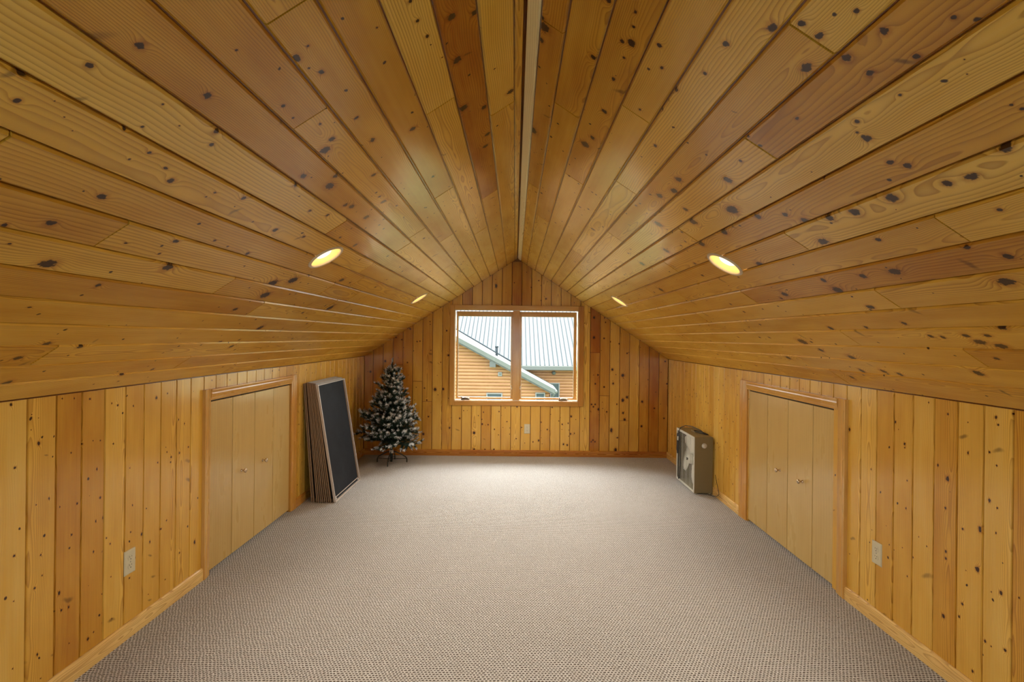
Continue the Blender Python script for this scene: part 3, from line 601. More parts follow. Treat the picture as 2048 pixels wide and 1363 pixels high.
# thin light stop bead inside the casing
bd = MB(); q = 0.007
for a in ((IX0 - .003, IX0 + q, IZ0, IZ1), (IX1 - q, IX1 + .003, IZ0, IZ1), (IX0, IX1, IZ1 - q, IZ1 + .003), (IX0, IX1, IZ0 - .003, IZ0 + q)):
    bd.box((a[0], 0.004, a[2] - .6), (a[1], 0.016, a[3] - .6))
bd.build('stop_bead', M['bead'], win)
wbar('mullion', -0.046, 0.040, IZ0, IZ1, YB + 0.008, YB + 0.13, 2, .45)
gm, gt, gb = newmat('window_glass')
gt.nodes.remove(gb)
tr_, gl_, mx_ = gt.nodes.new('ShaderNodeBsdfTransparent'), gt.nodes.new('ShaderNodeBsdfGlossy'), gt.nodes.new('ShaderNodeMixShader')
tr_.inputs['Color'].default_value = (0.95, 0.975, 0.965, 1); gl_.inputs['Roughness'].default_value = 0.0
fr_ = gt.nodes.new('ShaderNodeFresnel'); fr_.inputs['IOR'].default_value = 1.10
gt.links.new(fr_.outputs[0], mx_.inputs[0]); gt.links.new(tr_.outputs[0], mx_.inputs[1]); gt.links.new(gl_.outputs[0], mx_.inputs[2])
gt.links.new(mx_.outputs[0], gt.nodes['Material Output'].inputs['Surface'])
M['glass'] = gm
YS = YB + 0.045
for x0, x1, gx0, gx1 in ((IX0 + .018, -0.046, -0.712, -0.064), (0.040, IX1 - .018, 0.056, 0.697)):
    sash = MB(); z0, z1, gz0, gz1 = IZ0 + .018, IZ1 - .016, 0.697, 1.684
    for lo, hi, g in (((x0, z0), (gx0, z1), 2), ((gx1, z0), (x1, z1), 2), ((gx0, gz1), (gx1, z1), 0), ((gx0, z0), (gx1, gz0), 0)):
        sash.box((lo[0], YS - YB, lo[1] - .6), (hi[0], YS - YB + 0.04, hi[1] - .6), g)
    so = sash.build('sash', M['trim'], win, bevel=0.003); grain(so, .35, ring=1.5)
    gl = MB(); gl.box((gx0 - .004, YS - YB + 0.022, gz0 - .604), (gx1 + .004, YS - YB + 0.026, gz1 - .596)); gl.build('pane', M['glass'], so)
    gk = MB(); q = 0.006
    for a in ((gx0 - .001, gx0 + q, gz0, gz1), (gx1 - q, gx1 + .001, gz0, gz1), (gx0, gx1, gz1 - q, gz1 + .001), (gx0, gx1, gz0 - .001, gz0 + q)):
        gk.box((a[0], YS - YB + 0.010, a[2] - .6), (a[1], YS - YB + 0.021, a[3] - .6))
    gk.build('gasket', M['bead'], so)
def crank(x, flip):
    c = MB()
    c.box((x - 0.052, 0.012, 0.070), (x + 0.052, 0.044, 0.092))
    c.lathe([(0.0001, .022), (.012, .020), (.014, .010), (.016, 0)], lambda a, b, h: (x - flip * 0.02 + a, 0.016 - h, 0.088 + b * .8), 14)
    o = c.build('crank', M['crank'], win, bevel=0.003)
    h = MB(); h.tube([(x - flip * .02, -0.004, .092), (x + flip * .01, -0.008, .097), (x + flip * .04, -0.009, .089), (x + flip * .066, -0.008, .081)], [.0075, .0075, .0065, .006], 8)
    h.tube([(x - flip * .040, -0.002, .088), (x - flip * .045, -0.008, .112)], .0065, 8)
    h.build('crank_handle', M['crank'], o)
crank(-0.615, 1); crank(0.565, 1)
for x, f in ((-0.055, 1), (0.049, -1)):
    l = MB(); l.box((x - .006, 0.036, .20), (x + .006, 0.046, .235)); l.tube([(x, .036, .225), (x - f * .004, .026, .232), (x - f * .010, .020, .244)], .0042, 8)
    l.build('sash_lock', M['bead'], win)

# ---------------------------------------------------------------- recessed lamps
def cut_hole(objs, c, n, rad):
    m = MB(); q = Vector(n).orthogonal().normalized(); p = Vector(n).cross(q)
    m.lathe([(rad, -0.3), (rad, 0.1)], lambda x, y, h: Vector(c) + q * x + p * y + Vector(n) * h, 40, close=True)
    k = m.build('cutter', M['groove'])
    for o in objs:
        md = o.modifiers.new('hole', 'BOOLEAN'); md.operation = 'DIFFERENCE'; md.object = k; md.solver = 'EXACT'
    bpy.context.view_layer.update()
    dg = bpy.context.evaluated_depsgraph_get()
    new = [bpy.data.meshes.new_from_object(o.evaluated_get(dg), preserve_all_data_layers=True, depsgraph=dg) for o in objs]
    for o, me in zip(objs, new):
        o.modifiers.clear(); o.data = me; board_attributes(me, BOARD[o.name])
    bpy.data.objects.remove(k)
for s, u, y, lab in LAMPS:
    n = Vector((-s * SS, 0, -SC)); c = Vector((s * u * SC, y, RH - u * SS))
    rad = 0.076
    hit = [b[5] for b in ceiling_boards if b[0] == s and b[1] < u + rad and b[2] > u - rad and b[3] < y + rad and b[4] > y - rad]
    cut_hole(hit, c, n, rad)
    e = empty('recessed_light', c, None, lab, 'ceiling light', 'recessed lamps in the roof slopes')
    a1 = Vector((0, 1, 0)); a2 = n.cross(a1)
    fn = lambda x, yy, h: a1 * x + a2 * yy + n * h
    r_ = MB(); r_.lathe([(0.0735, -0.004), (0.0735, 0.003), (0.076, 0.0055), (0.080, 0.006), (0.086, 0.004), (0.0885, 0.0008), (0.0885, 0.0)], fn, 48); r_.build('trim_ring', M['ring'], e)
    k = MB(); k.lathe([(0.0745, 0.002), (0.070, -0.03), (0.060, -0.065), (0.052, -0.085), (0.050, -0.11), (0.0001, -0.112)], fn, 40); k.build('reflector', M['can'], e)
    b = MB(); b.lathe([(0.0001, -0.010), (0.018, -0.0108), (0.032, -0.014), (0.040, -0.020), (0.043, -0.028), (0.040, -0.042), (0.028, -0.085)], fn, 32); b.build('bulb', M['bulb'], e)
    ld = bpy.data.lights.new('lamp_beam', 'SPOT'); ld.energy = SPOT; ld.spot_size = math.radians(125); ld.spot_blend = 0.6; ld.shadow_soft_size = 0.04; ld.color = (1.0, 0.86, 0.66)
    lo = bpy.data.objects.new('lamp_beam', ld); COL.objects.link(lo); lo.parent = e
    lo.location = n * 0.004; lo.rotation_euler = n.to_track_quat('-Z', 'Y').to_euler()

# ---------------------------------------------------------------- outlets
def outlet(c, n, label):
    n = Vector(n); side = Vector((0, 0, 1)).cross(n)
    e = empty('outlet', c, None, label, 'outlet', 'ivory wall outlets')
    fn = lambda x, z, h: side * x + Vector((0, 0, z)) + n * h
    def bx(m, x0, x1, z0, z1, h0, h1):
        m.prism([(x0, z0), (x1, z0), (x1, z1), (x0, z1)], fn, h0, h1)
    m = MB(); w2, h2 = .035, .0572
    vs = [fn(*p) for p in ((-w2, -h2, 0), (w2, -h2, 0), (w2, h2, 0), (-w2, h2, 0), (-w2, -h2, .0025), (w2, -h2, .0025), (w2, h2, .0025), (-w2, h2, .0025),
                           (-w2 + .004, -h2 + .004, .0062), (w2 - .004, -h2 + .004, .0062), (w2 - .004, h2 - .004, .0062), (-w2 + .004, h2 - .004, .0062))]
    m.add(vs, [(0, 1, 5, 4), (1, 2, 6, 5), (2, 3, 7, 6), (3, 0, 4, 7), (4, 5, 9, 8), (5, 6, 10, 9), (6, 7, 11, 10), (7, 4, 8, 11), (8, 9, 10, 11), (3, 2, 1, 0)])
    m.build('cover_plate', M['ivory'], e, bevel=.0008)
    sc = MB(); sc.lathe([(.0034, .0058), (.0034, .0072), (.0022, .0078), (.0001, .0079)], fn, 12); sc.build('screw', M['screw'], e)
    for dz in (.0195, -.0195):
        r = MB(); poly = []
        for k in range(24):
            a = 2 * PI * k / 24; poly.append((.0168 * math.cos(a), max(-.0128, min(.0128, .0168 * math.sin(a))) + dz))
        r.prism(poly, fn, .004, .0074); ro = r.build('receptacle', M['ivory'], e)
        sl = MB()
        bx(sl, -.0075, -.0053, dz + .001, dz + .0085, .0068, .0077); bx(sl, .0053, .0075, dz + .0018, dz + .008, .0068, .0077)
        sl.prism([(.0027 * math.cos(a), dz - .0065 + .0027 * math.sin(a)) for a in [2 * PI * k / 12 for k in range(12)]], fn, .0068, .0077)
        sl.build('slot', M['slot'], ro)
outlet((-HW + .0, 2.462, .353), (1, 0, 0), 'ivory duplex outlet low on the left wall in front of the closet door')
outlet((HW - .0, 2.646, .354), (-1, 0, 0), 'ivory duplex outlet low on the right wall in front of the closet door')
outlet((0.137, YB, .330), (0, -1, 0), 'small ivory duplex outlet on the plank wall under the window')

# ---------------------------------------------------------------- framed dark screens leaning on the left wall
M['frame_edge'] = plain('brown_painted_frame', (0.27, 0.175, 0.105), 0.45, 0.0, .15)
M['frame_light'] = plain('pale_aluminium_frame', (0.55, 0.48, 0.43), 0.4, 0.3)
M['cap_grey'] = plain('grey_end_cap', (0.40, 0.39, 0.385), 0.5, 0.0, .12)
def dark_panel():
    m, t, b = newmat('black_screen_cloth')
    tc = t.nodes.new('ShaderNodeTexCoord')
    n1 = noise(t, tc.outputs['Object'], 5.0, 5, .65); n2 = noise(t, tc.outputs['Object'], 160.0, 2)
    c = mixc(t, (n1 * 1.4 - .25).sat(), (.005, .006, .009), (.020, .023, .030))
    c = mixc(t, n2.smooth(.72, .80), c, (.10, .10, .11))
    t.links.new(c, b.inputs['Base Color']); b.inputs['Roughness'].default_value = .62; b.inputs['Specular IOR Level'].default_value = .14
    return m
M['cloth'] = dark_panel()
ORD = ['second', 'third', 'fourth', 'fifth', 'sixth', 'seventh', 'eighth', 'ninth', 'tenth', 'eleventh']
SY0, SY1 = 4.45, 5.155
def screen(xb, xt, zt, th, label, front=False, yo=0.0, light=False):
    """leaning framed panel: foot at xb, top at xt (front faces)"""
    L = math.hypot(xt - xb, zt); up = Vector((xt - xb, 0, zt)) / L; nrm = Vector((up.z, 0, -up.x))
    e = empty('framed_screen', (xb, SY0 + yo, 0.0), None, label, 'screen', 'dark framed screens leaning on the left wall')
    W = SY1 - SY0
    fn = lambda a, b, h: Vector((0, a, 0)) + up * b + nrm * h
    fw = .022 if not front else .012
    lift = .0015 + max(0, -nrm.z) * 0 + th * max(0, up.x * -1) * .5 if False else .002
    def bar(name, a0, a1, b0, b1, h0, h1, mat, par=e):
        m = MB(); m.prism([(a0, b0), (a1, b0), (a1, b1), (a0, b1)], fn, h0, h1); return m.build(name, mat, par, bevel=.0012)
    b0 = lift + th * abs(up.x)
    fm = M['frame_edge']
    bar('side_rail', 0, fw, b0, L, -th, 0, M['frame_light'] if front else fm); bar('side_rail', W - fw, W, b0, L, -th, 0, M['frame_light'] if front else fm)
    bar('bottom_rail', fw, W - fw, b0, b0 + fw, -th, 0, M['frame_light'] if front else fm)
    bar('top_rail', fw, W - fw, L - fw, L, -th, 0, M['cap_grey'])
    bar('cloth_panel', fw, W - fw, b0 + fw, L - fw, -th + .002, -th + (.006 if front else .008), M['cloth'])
    if front:
        # inner lip of the tray-like front frame and its corner brackets
        q = .008
        bar('inner_lip', W - fw - .020, W - fw - .012, b0 + fw, L - fw, -th + .006, -.008, M['frame_edge'])
        bar('inner_lip', fw, W - fw, b0 + fw + .018, b0 + fw + .026, -th + .006, -.012, M['frame_light'])
        for a in (fw + .004, W - fw - .045): bar('corner_bracket', a, a + .040, b0 + fw + .002, b0 + fw + .016, -th + .007, -.006, M['cap_grey'])
    return e
screen(-1.532, -1.698, 1.008, .020, 'frontmost dark screen of the leaning stack, pale frame around black cloth', True)
nmid = 8
for i in range(nmid):
    f = i / (nmid - 1)
    screen(-1.574 - .119 * f, -1.7195 - .069 * f, 1.016 + .010 * f, .0078,
           f'{ORD[i]} thin brown framed screen counted from the front of the leaning stack', yo=.004 * (i % 2) - .002)
screen(-1.722, -1.8065, 1.018, .009, 'next to last brown framed screen of the leaning stack, standing apart behind a gap', yo=.006)
screen(-1.740, -1.8195, 1.014, .009, 'rearmost brown framed screen of the leaning stack, touching the plank wall', yo=.012)

# ---------------------------------------------------------------- snowy artificial tree
M['wire'] = plain('dark_green_metal', (.012, .016, .013), .45)
def needle_mat():
    m, t, b = newmat('flocked_needles')
    f = N(t, attr(t, 'snow').outputs['Fac'])
    n = N(t, attr(t, 'shade').outputs['Fac'])
    g = mixc(t, n, (.006, .018, .011), (.022, .050, .026)); wv = mixc(t, n, (.46, .46, .45), (.78, .78, .77))
    c = mixc(t, f, g, wv); t.links.new(c, b.inputs['Base Color']); b.inputs['Roughness'].default_value = .7
    return m
M['needle'] = needle_mat()
def brush(vs, fs, sn, sh, p0, p1, rad, n, t0, snow):
    """bottle-brush of needle blades along p0-p1; snow from fraction t0 outward"""
    p0, p1 = Vector(p0), Vector(p1); d = (p1 - p0); L = d.length; d.normalize(); a = d.orthogonal().normalized(); c = d.cross(a)
    for i in range(n):
        t = (i + R()) / n; ang = R() * 2 * PI
        out = a * math.cos(ang) + c * math.sin(ang)
        base = p0 + d * (t * L)
        rr = rad * (0.8 + .35 * R())
        lean = .55 + .9 * max(0, t - .75) * 4 * .5
        tip = base + (out * .85 + d * lean).normalized() * rr
        w_ = d.cross(out).normalized() * .0032
        b = len(vs); vs += [tuple(base - w_), tuple(base + w_), tuple(tip)]; fs.append((b, b + 1, b + 2))
        p_ = 0.0 if t < t0 else snow * (1.0 + .5 * max(-.9, out.z))
        sn.append(1.0 if R() < p_ else 0.0); sh.append(R())
def branch_mesh(L, nside, seed):
    random.seed(seed)
    vs, fs, sn, sh = [], [], [], []
    brush(vs, fs, sn, sh, (L * .05, 0, 0), (L * .96, 0, L * .16), .027, int(760 * L), .90, .7)
    brush(vs, fs, sn, sh, (L * .90, 0, L * .15), (L * .96 + .024, 0, L * .16 + .014), .032, 84, 0, .74)
    for k in range(nside):
        t = .22 + .68 * k / max(1, nside - 1); sd = -1 if k % 2 else 1
        b = Vector((L * t, 0, L * .15 * t)); l2 = L * (.42 - .24 * t) + .035
        dr = Vector((.72, sd * (.72 + .25 * R()), .45 * R() - .05)).normalized()
        brush(vs, fs, sn, sh, b, b + dr * l2, .026, 34 + int(800 * l2), .76, .72)
    me = bpy.data.meshes.new('branch'); me.from_pydata(vs, [], fs)
    for nm, q in (('snow', sn), ('shade', sh)):
        a = me.attributes.new(nm, 'FLOAT', 'FACE'); a.data.foreach_set('value', q)
    me.materials.append(M['needle']); return me
TX, TY = -1.395, 5.86
tree = empty('christmas_tree', (TX, TY, 0), None, 'small artificial christmas tree with snowy dark green branches in the corner', 'tree')
pole = MB(); pole.tube([(0, 0, .02), (0, 0, .10), (0, 0, .20), (0, 0, .6), (0, 0, 1.06)], [.013, .017, .013, .009, .005], 12); pole.build('trunk_pole', M['wire'], tree)
for k in range(4):
    a = math.radians([-90, 12, 90, 168][k]); ca, sa = math.cos(a), math.sin(a)
    lg = MB(); lg.tube([(ca * r, sa * r, z) for r, z in ((.012, .135), (.05, .128), (.11, .098), (.155, .070), (.170, .050), (.172, .006))], .006, 8)
    lg.tube([(ca * .012, sa * .012, .052), (ca * .168, sa * .168, .050)], .0038, 6)
    lg.build('stand_leg', M['wire'], tree)
co = MB(); co.lathe([(.0125, .118), (.023, .118), (.023, .150), (.0125, .150)], lambda x, y, h: (x, y, h), 18); co.build('stand_collar', M['ring'], tree)
variants = {L: [branch_mesh(L, ns, 100 + i * 7 + int(L * 1000)) for i in range(3)] for L, ns in ((.08, 2), (.14, 3), (.20, 4), (.26, 5), (.32, 7))}
random.seed(11)
lev = [(.245, .33, 10, -6), (.30, .345, 11, 6), (.36, .345, 11, 14), (.43, .30, 10, 16), (.50, .265, 10, 18), (.57, .235, 9, 20), (.64, .205, 9, 24), (.71, .19, 8, 26), (.78, .175, 8, 28), (.85, .155, 7, 30), (.92, .125, 6, 36), (.985, .095, 5, 46)]
for li, (z, L, n, tilt) in enumerate(lev):
    for k in range(n):
        a = 2 * PI * (k + .5 * (li % 2) + .25 * (R() - .5)) / n
        LL = L * random.uniform(.72, 1.10)
        key = min(variants, key=lambda q: abs(q - LL))
        o = bpy.data.objects.new('branch', random.choice(variants[key])); link(o, tree)
        o.location = (0, 0, z + random.uniform(-.02, .02)); s_ = LL / key
        o.rotation_euler = (random.uniform(-.5, .5), -math.radians(tilt + random.uniform(-8, 8)), a); o.scale = (s_, s_, s_)
o = bpy.data.objects.new('treetop', variants[.14][0]); link(o, tree); o.location = (0, 0, 1.0); o.rotation_euler = (0, -PI / 2 + .08, 0); o.scale = (1.05, .42, .42)

# ---------------------------------------------------------------- box fan by the right wall
M['fan_shell'] = plain('shade_toned_steel', (.19, .150, .070), .42, .0, .06)  # warm reflection and shade of the fan's side put into the housing colour
M['fan_front'] = plain('pale_grey_steel', (.52, .50, .43), .38)
M['blade'] = plain('white_plastic_blade', (.74, .72, .64), .38)
M['cord'] = plain('black_rubber_cord', (.018, .016, .015), .5)
FX0, FX1, FY0, FY1, FZ1 = 1.645, 1.813, 4.80, 5.327, .529
fan = empty('box_fan', (FX0, FY0, 0), None, 'metal box fan with white blades standing against the right wall', 'fan')
FD, FW = FX1 - FX0, FY1 - FY0
h = MB(); t_ = .006; zb = .012
h.box((0, 0, zb), (FD, t_, FZ1)).box((0, FW - t_, zb), (FD, FW, FZ1)).box((0, t_, FZ1 - t_), (FD, FW - t_, FZ1)).box((0, t_, zb), (FD, FW - t_, zb + t_))
h.build('housing', M['fan_shell'], fan, bevel=.003)
rim = MB(); q = .022
for a in ((.001, FW - .001, zb, zb + q), (.001, FW - .001, FZ1 - q, FZ1 - .001), (.001, q, zb + q, FZ1 - q), (FW - q, FW - .001, zb + q, FZ1 - q)):
    rim.box((-.004, a[0], a[2]), (.003, a[1], a[3]))
rim.build('front_rim', M['fan_front'], fan, bevel=.001)
gr = MB(); ng = 34
for i in range(ng):
    z = zb + .030 + (FZ1 - zb - .060) * i / (ng - 1)
    gr.box((.004, .016, z - .0010), (.006, FW - .016, z + .0010))
for k in range(5): y = .03 + (FW - .06) * k / 4; gr.box((.008, y - .002, zb + .02), (.011, y + .002, FZ1 - .02))
tag(gr.build('front_grille', M['fan_front'], fan), kind='stuff')
rg = MB()
for i in range(24):
    z = zb + .030 + (FZ1 - zb - .060) * i / 23
    rg.box((FD - .010, .012, z - .002), (FD - .006, FW - .012, z + .002))
tag(rg.build('rear_grille', M['slot'], fan), kind='stuff')
fc = Vector((.060, FW / 2, (FZ1 + zb) / 2))
for k in range(4):
    a0 = math.radians(90 + 90 * k - 8); vs, fs = [], []
    nr, na = 7, 7
    for i in range(nr):
        r = .045 + (.232 - .045) * i / (nr - 1)
        half = math.radians(20 + 22 * math.sin(PI * min(1, i / (nr - 1) * .62 + .08)))
        if i == nr - 1: half *= .80
        for j in range(na):
            f = j / (na - 1) * 2 - 1; a = a0 + half * f
            vs.append(fc + Vector((.030 * f * (r / .23) + .012 * f * f, math.cos(a) * r, math.sin(a) * r)))
    for i in range(nr - 1):
        for j in range(na - 1): fs.append((i * na + j, i * na + j + 1, (i + 1) * na + j + 1, (i + 1) * na + j))
    b = MB(); b.add(vs, fs, None, 0, True); bo = b.build('blade', M['blade'], fan, fix=False)
    sd = bo.modifiers.new('thick', 'SOLIDIFY'); sd.thickness = .003
hb = MB(); hb.lathe([(.0001, -.036), (.022, -.035), (.040, -.028), (.050, -.012), (.052, .018), (.0001, .018)], lambda x, y, hh: fc + Vector((hh, x, y)), 28); hb.build('hub', M['blade'], fan)
mo = MB(); mo.lathe([(.012, -.046), (.012, -.036), (.0001, -.036)], lambda x, y, hh: fc + Vector((hh, x, y)), 14)
mo.lathe([(.045, .020), (.050, .03), (.050, .085), (.0001, .088)], lambda x, y, hh: fc + Vector((hh, x, y)), 24)
mo.box((fc.x + .075, fc.y - .014, zb + t_), (fc.x + .087, fc.y + .014, FZ1 - t_)); mo.build('motor', M['slot'], fan)
kn_ = MB(); kn_.lathe([(.0235, 0), (.0235, .004), (.019, .0055), (.0185, .015), (.016, .018), (.0001, .0185)], lambda x, y, hh: (.088 + x, -hh, .449 + y), 28)
kn_.box((.085, -.023, .434), (.091, -.017, .464)); kn_.build('knob', M['fan_front'], fan, bevel=.0008)
hd = MB(); hd.tube([(FD * .45, FW * .60, FZ1), (FD * .45, FW * .60, FZ1 + .008), (FD * .45, FW * .40, FZ1 + .008), (FD * .45, FW * .40, FZ1)], .005, 8); hd.build('carry_handle', M['fan_shell'], fan)
for yy in (.02, FW - .02):
    for xx in (.02, FD - .02):
        f_ = MB(); f_.lathe([(.0001, 0), (.009, 0), (.009, .013)], lambda x, y, hh, xx=xx, yy=yy: (xx + x, yy + y, hh), 10); f_.build('foot', M['blade'], fan)
random.seed(5)
cb = MB()
def wob(pts, n=6):
    return pts
cb.tube([(FD * .80, FW * .22, FZ1 + .006), (FD * .70, FW * .34, FZ1 + .030), (FD * .45, FW * .55, FZ1 + .048), (FD * .22, FW * .72, FZ1 + .042), (FD * .02, FW * .80, FZ1 + .016), (-.012, FW * .80, FZ1 - .015), (-.014, FW * .80, FZ1 - .12), (-.010, FW * .84, FZ1 - .30), (-.012, FW * .83, .07), (-.015, FW * .79, .035), (-.014, FW * .74, .05), (-.010, FW * .72, .20), (-.010, FW * .745, .44), (-.012, FW * .80, FZ1 - .03)], .0042, 8)
for k in range(3):
    o_ = .012 * k
    cb.tube([(-.012 - .003 * k, FW * .83 + o_, FZ1 - .05), (-.016, FW * .85 + o_, FZ1 - .16), (-.013, FW * .86 + o_, FZ1 - .25), (-.015, FW * .89 + o_ * .6, FZ1 - .21), (-.014, FW * .88 + o_ * .5, FZ1 - .06), (-.012, FW * .83 + o_, FZ1 - .05)], .004, 8)
cb.tube([(FD * .9, FW * .2, FZ1 + .005), (FD * .75, FW * .30, FZ1 + .006), (FD * .5, FW * .5, FZ1 + .006), (FD * .62, FW * .62, FZ1 + .006), (FD * .9, FW * .5, FZ1 + .005), (FD * .96, FW * .2, FZ1 + .004)], .004, 8)
cb.build('power_cord', M['cord'], fan)
pl = MB(); pl.box((-.022, FW * .83 - .011, FZ1 - .115), (-.008, FW * .83 + .011, FZ1 - .075)); pl.build('plug', M['fan_front'], fan, bevel=.002)
# thin cable coming up from behind the skirting beside the fan
tc_ = MB(); tc_.tube([(1.812, 4.735, .20), (1.806, 4.70, .165), (1.803, 4.66, .12), (1.804, 4.635, .078), (1.806, 4.63, .055), (1.800, 4.66, .03), (1.796, 4.74, .006), (1.77, 4.78, .005)], .0026, 6)
tag(tc_.build('cable', M['cord']), 'thin black cable hanging down the right wall beside the box fan', 'cable')

# ---------------------------------------------------------------- neighbouring log house
def log_mat():
    m, t, b = newmat('stained_log_siding')
    tc = t.nodes.new('ShaderNodeTexCoord'); x, y, z = sep(t, tc.outputs['Object'])
    n = noise(t, comb(t, x * 1.5, z * 18.0, y), 1, 4); n2 = noise(t, comb(t, x * 6.0, z * 9.0, 2.0), 1, 2)
    c = mixc(t, (n * 1.3 - .15).sat(), HL0, HL1)
    c = mixc(t, n2.smooth(.70, .80), c, (.20, .085, .03))
    t.links.new(c, b.inputs['Base Color']); b.inputs['Roughness'].default_value = .6
    return m
HL0, HL1 = (.30, .135, .055), (.42, .225, .105)
M['log'] = log_mat()
M['metal_roof'] = plain('galvanised_roof', (.118, .128, .128), .8, .0, .06, 3.0)
M['rib'] = plain('roof_rib_edge', (.045, .055, .065), .8, .0)
for q_ in ('metal_roof', 'rib'): M[q_].node_tree.nodes['Principled BSDF'].inputs['Specular IOR Level'].default_value = .05
M['fascia'] = plain('white_fascia', (.125, .138, .128), .7)
M['soffit'] = plain('pale_soffit', (.095, .105, .105), .7)
M['house_glass'] = plain('house_window_glass', (.05, .07, .09), .08)
M['house_trim'] = plain('grey_house_trim', (.22, .22, .22), .5)
M['lawn'] = plain('lawn', (.10, .13, .05), .9, 0, .3, 2.0)
house = empty('log_house', (0, 23.0, -3.6), None, 'neighbouring log house with metal roof seen through the window', 'house')
HZ = -3.6
def hp(x, y, z): return (x, y - 23.0, z - HZ)
def hbox(m, x0, x1, y0, y1, z0, z1, mi=0): a = hp(x0, y0, z0); b = hp(x1, y1, z1); m.box(a, b, None, mi); return m
# main roof facing us: eave y = 26, z = .03, pitch .54
RM = .54
mr = lambda y: .03 + RM * (y - 26.0)
XR0, XR1, YR1 = -9.0, 9.0, 32.0
nv = Vector((0, -RM, 1)).normalized()
RIBP = .2286; PW = RIBP * 3
npan = int((XR1 - XR0) / PW)
pm = MB()
def roof_panel_mesh(length, name):
    """one ribbed sheet, local x across, y up the slope, z off the sheet"""
    m = MB(); prof = []
    for k in range(3):
        b = k * RIBP
        prof += [(b, 0), (b + .170, 0), (b + .180, .022), (b + .2086, .022), (b + .2186, 0)]
    prof.append((PW, 0))
    n = len(prof); vs = [(x, 0, z) for x, z in prof] + [(x, length, z) for x, z in prof]
    fs = [(i, i + 1, n + i + 1, n + i) for i in range(n - 1)]
    mi = []
    m.add(vs, fs)
    for i in range(n - 1): m.m[i] = 1 if i % 5 in (1, 2, 3) else 0
    me = m.mesh(name); me.materials.append(M['metal_roof']); me.materials.append(M['rib']); return me
up = Vector((0, 1, RM)); LR = (YR1 - 26.0) * up.length; upn = up.normalized()
me_r = roof_panel_mesh(LR, 'roof_panel')
rot = Matrix((Vector((1, 0, 0)), upn, nv)).transposed()
for k in range(npan):
    o = bpy.data.objects.new('roof_panel', me_r); link(o, house)
    o.matrix_local = Matrix.Translation(hp(XR0 + PW * k, 26.0, .03)) @ rot.to_4x4()
d = MB(); d.prism([(26.02, mr(26.02) - .02), (YR1, mr(YR1) - .02), (YR1 + 6, mr(26) - .02), (YR1 + 6, -.2), (26.02, -.2)], lambda a, b, h_: hp(h_, a, b), XR0, XR1); d.build('roof_deck', M['soffit'], house)
f_ = MB(); hbox(f_, XR0, XR1, 25.93, 26.03, -.19, .02); f_.build('eave_gutter', M['fascia'], house, bevel=.02)
f_ = MB(); hbox(f_, XR0, XR1, 26.03, 26.62, -.20, -.17); f_.build('eave_soffit', M['soffit'], house)
# main wall of log courses
w_ = MB(); hbox(w_, XR0 + .4, XR1 - .4, 26.66, 27.0, HZ, -.17); w_.build('wall', M['log'], house)
def log_course(x0, x1, y, z, hgt, name='log'):
    m = MB(); prof = [(0.0, 0), (-.030, .02), (-.048, hgt * .35), (-.050, hgt * .6), (-.034, hgt - .018), (0, hgt - .004)]
    m.prism(prof, lambda a, b, h_: hp(h_, y + a, z + b), x0, x1); return m.build(name, M['log'], house)
LH = .152
for i in range(12): log_course(-.5, 8.2, 26.655, -.19 - LH * (i + 1), LH)
# gable wing in front: ridge runs towards us, rake rising to the left
WR = .525; wz = lambda x: .17 - WR * (x + .2)          # top of the right roof plane
AX = -5.2; AZ = wz(AX); EX = 1.79
YW0 = 23.0
up2 = Vector((-1, 0, WR)).normalized(); nv2 = Vector((WR, 0, 1)).normalized()
# roof surface: triangle-ended sheet from front rake to the valley with the main roof
yv = lambda x: 26.0 + (wz(x) - .03) / RM
vs = []; xs = [EX, AX]
for sgn in (1, -1):
    g = MB(); mir = lambda x, sgn=sgn: x if sgn == 1 else 2 * AX - x
    steps = 16; pts = []
    for i in range(steps + 1):
        x = EX + (AX - EX) * i / steps
        pts.append((hp(mir(x), YW0, wz(x)), hp(mir(x), max(YW0 + 1.2, min(30.6, yv(x) if yv(x) > 26 else 26.4)), wz(x))))
    vv = [p for ab in pts for p in ab]
    low = [(p[0], p[1], p[2] - .05) for p in vv]
    n = len(vv)
    fs = [(2 * i, 2 * i + 2, 2 * i + 3, 2 * i + 1) for i in range(steps)]
    fs2 = [tuple(n + q_ for q_ in f) for f in fs]
    sides = [(2 * i, 2 * i + 2, n + 2 * i + 2, n + 2 * i) for i in range(steps)] + [(2 * i + 1, 2 * i + 3, n + 2 * i + 3, n + 2 * i + 1) for i in range(steps)] + [(0, 1, n + 1, n)]
    g.add(vv + low, fs + fs2 + sides); g.build('wing_roof', M['fascia'], house)
    # rake board, its lower trim, soffit
    rb = MB(); rb.prism([(EX, wz(EX) + .015), (AX, AZ + .015), (AX, AZ - .19), (EX, wz(EX) - .19)], lambda a, b, h_, mir=mir: hp(mir(a), h_, b), YW0 - .04, YW0 + .01); rb.build('rake_board', M['fascia'], house)
    rb = MB(); rb.prism([(EX - .03, wz(EX) - .15), (AX, AZ - .15), (AX, AZ - .25), (EX - .03, wz(EX) - .25)], lambda a, b, h_, mir=mir: hp(mir(a), h_, b), YW0 + .01, YW0 + .03); rb.build('rake_trim', M['soffit'], house)
    rb = MB(); rb.prism([(EX - .05, wz(EX) - .20), (AX, AZ - .20), (AX, AZ - .23), (EX - .05, wz(EX) - .23)], lambda a, b, h_, mir=mir: hp(mir(a), h_, b), YW0 + .03, YW0 + .50); rb.build('rake_soffit', M['soffit'], house)
vl = MB(); vl.tube([hp(x, yv(x) + .02, wz(x) + .05) for x in (-.2 + (.17 - .03) / WR, -1, -2, -3, -4)], .035, 6); vl.build('valley_flashing', M['rib'], house)
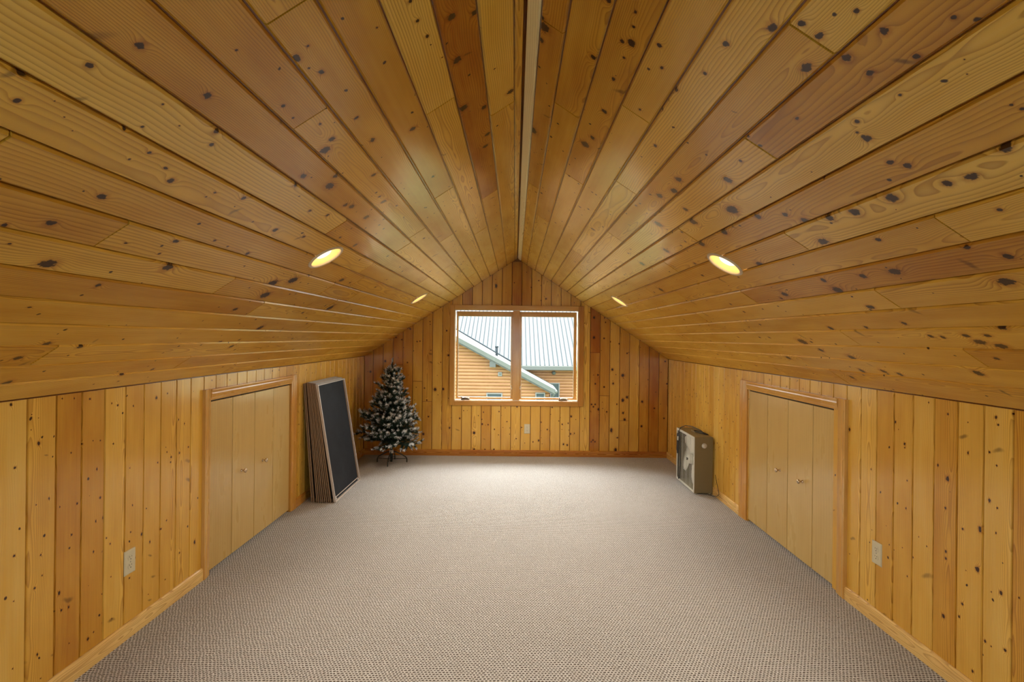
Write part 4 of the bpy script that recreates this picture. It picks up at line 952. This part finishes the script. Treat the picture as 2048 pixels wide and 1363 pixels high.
gut = MB(); gut.tube([hp(EX + .03, YW0 - .05, wz(EX) - .08), hp(EX + .03, 26.2, wz(EX) - .08)], .07, 8); gut.tube([hp(EX + .0, YW0 + .06, wz(EX) - .1), hp(EX - .10, YW0 + .3, wz(EX) - .32), hp(EX - .14, YW0 + .42, wz(EX) - .6), hp(EX - .14, YW0 + .42, HZ + .1)], .045, 8)
gut.build('gutter_downpipe', M['fascia'], house)
wx1 = EX - .25
w_ = MB(); w_.prism([(2 * AX - wx1, HZ), (wx1, HZ), (wx1, wz(wx1) - .22), (AX, AZ - .22), (2 * AX - wx1, wz(wx1) - .22)], lambda a, b, h_: hp(a, h_, b), YW0 + .5, YW0 + .7); w_.build('wing_wall', M['log'], house)
w_ = MB(); hbox(w_, wx1 - .2, wx1, YW0 + .5, 26.7, HZ, wz(wx1) - .24); w_.build('wing_side_wall', M['log'], house)
i = 0; z = -2.6
while z < AZ - .4:
    xr = min(wx1, -.2 + (.17 - .22 - (z + LH)) / WR)
    xr = min(wx1, xr + .12)
    if xr > AX + .1: log_course(max(-7.5, 2 * AX - xr), xr, YW0 + .495, z, LH)
    z += LH
def house_window(x0, x1, z0, z1, y):
    m = MB(); t_ = .05
    hbox(m, x0, x1, y - .10, y + .0, z1 - t_, z1); hbox(m, x0, x1, y - .10, y, z0, z0 + t_); hbox(m, x0, x0 + t_, y - .10, y, z0 + t_, z1 - t_); hbox(m, x1 - t_, x1, y - .10, y, z0 + t_, z1 - t_)
    o = m.build('window_frame', M['house_trim'], house)
    g = MB(); hbox(g, x0 + t_, x1 - t_, y - .06, y - .04, z0 + t_, z1 - t_); g.build('pane', M['house_glass'], o)
house_window(-1.28, -.56, -2.3, -1.08, YW0 + .5); house_window(.92, 1.36, -2.3, -1.04, YW0 + .5); house_window(1.80, 2.28, -2.0, -.87, 26.66)
m = MB(); hbox(m, -.77, -.58, YW0 + .40, YW0 + .5, -.33, -.14); v_ = m.build('wall_vent', M['house_trim'], house, bevel=.02)
m = MB(); hbox(m, -.72, -.63, YW0 + .385, YW0 + .41, -.28, -.19); m.build('vent_hood', M['fascia'], v_)
m = MB(); hbox(m, -1.13, -.86, YW0 + .02, YW0 + .52, .10, .36); m.build('purlin_end', M['soffit'], house)
m = MB(); m.tube([hp(-.89, 25.0, .45), hp(-.89, 25.0, .98)], .06, 10); m.tube([hp(-.89, 25.0, .93), hp(-.89, 25.0, 1.0)], .085, 10); m.build('vent_pipe', M['rib'], house)
m = MB(); m.lathe([(.0001, 0), (.08, .01), (.10, .05), (.07, .10), (.07, .14)], lambda x, y, h_: hp(1.98 + x, 26.52 + h_, -.37 + y), 14); m.build('flood_lamp', M['fascia'], house)
gm_ = MB(); gm_.box((-80, -60, -3.75), (80, 90, HZ - .001)); tag(gm_.build('ground', M['lawn']), kind='structure')
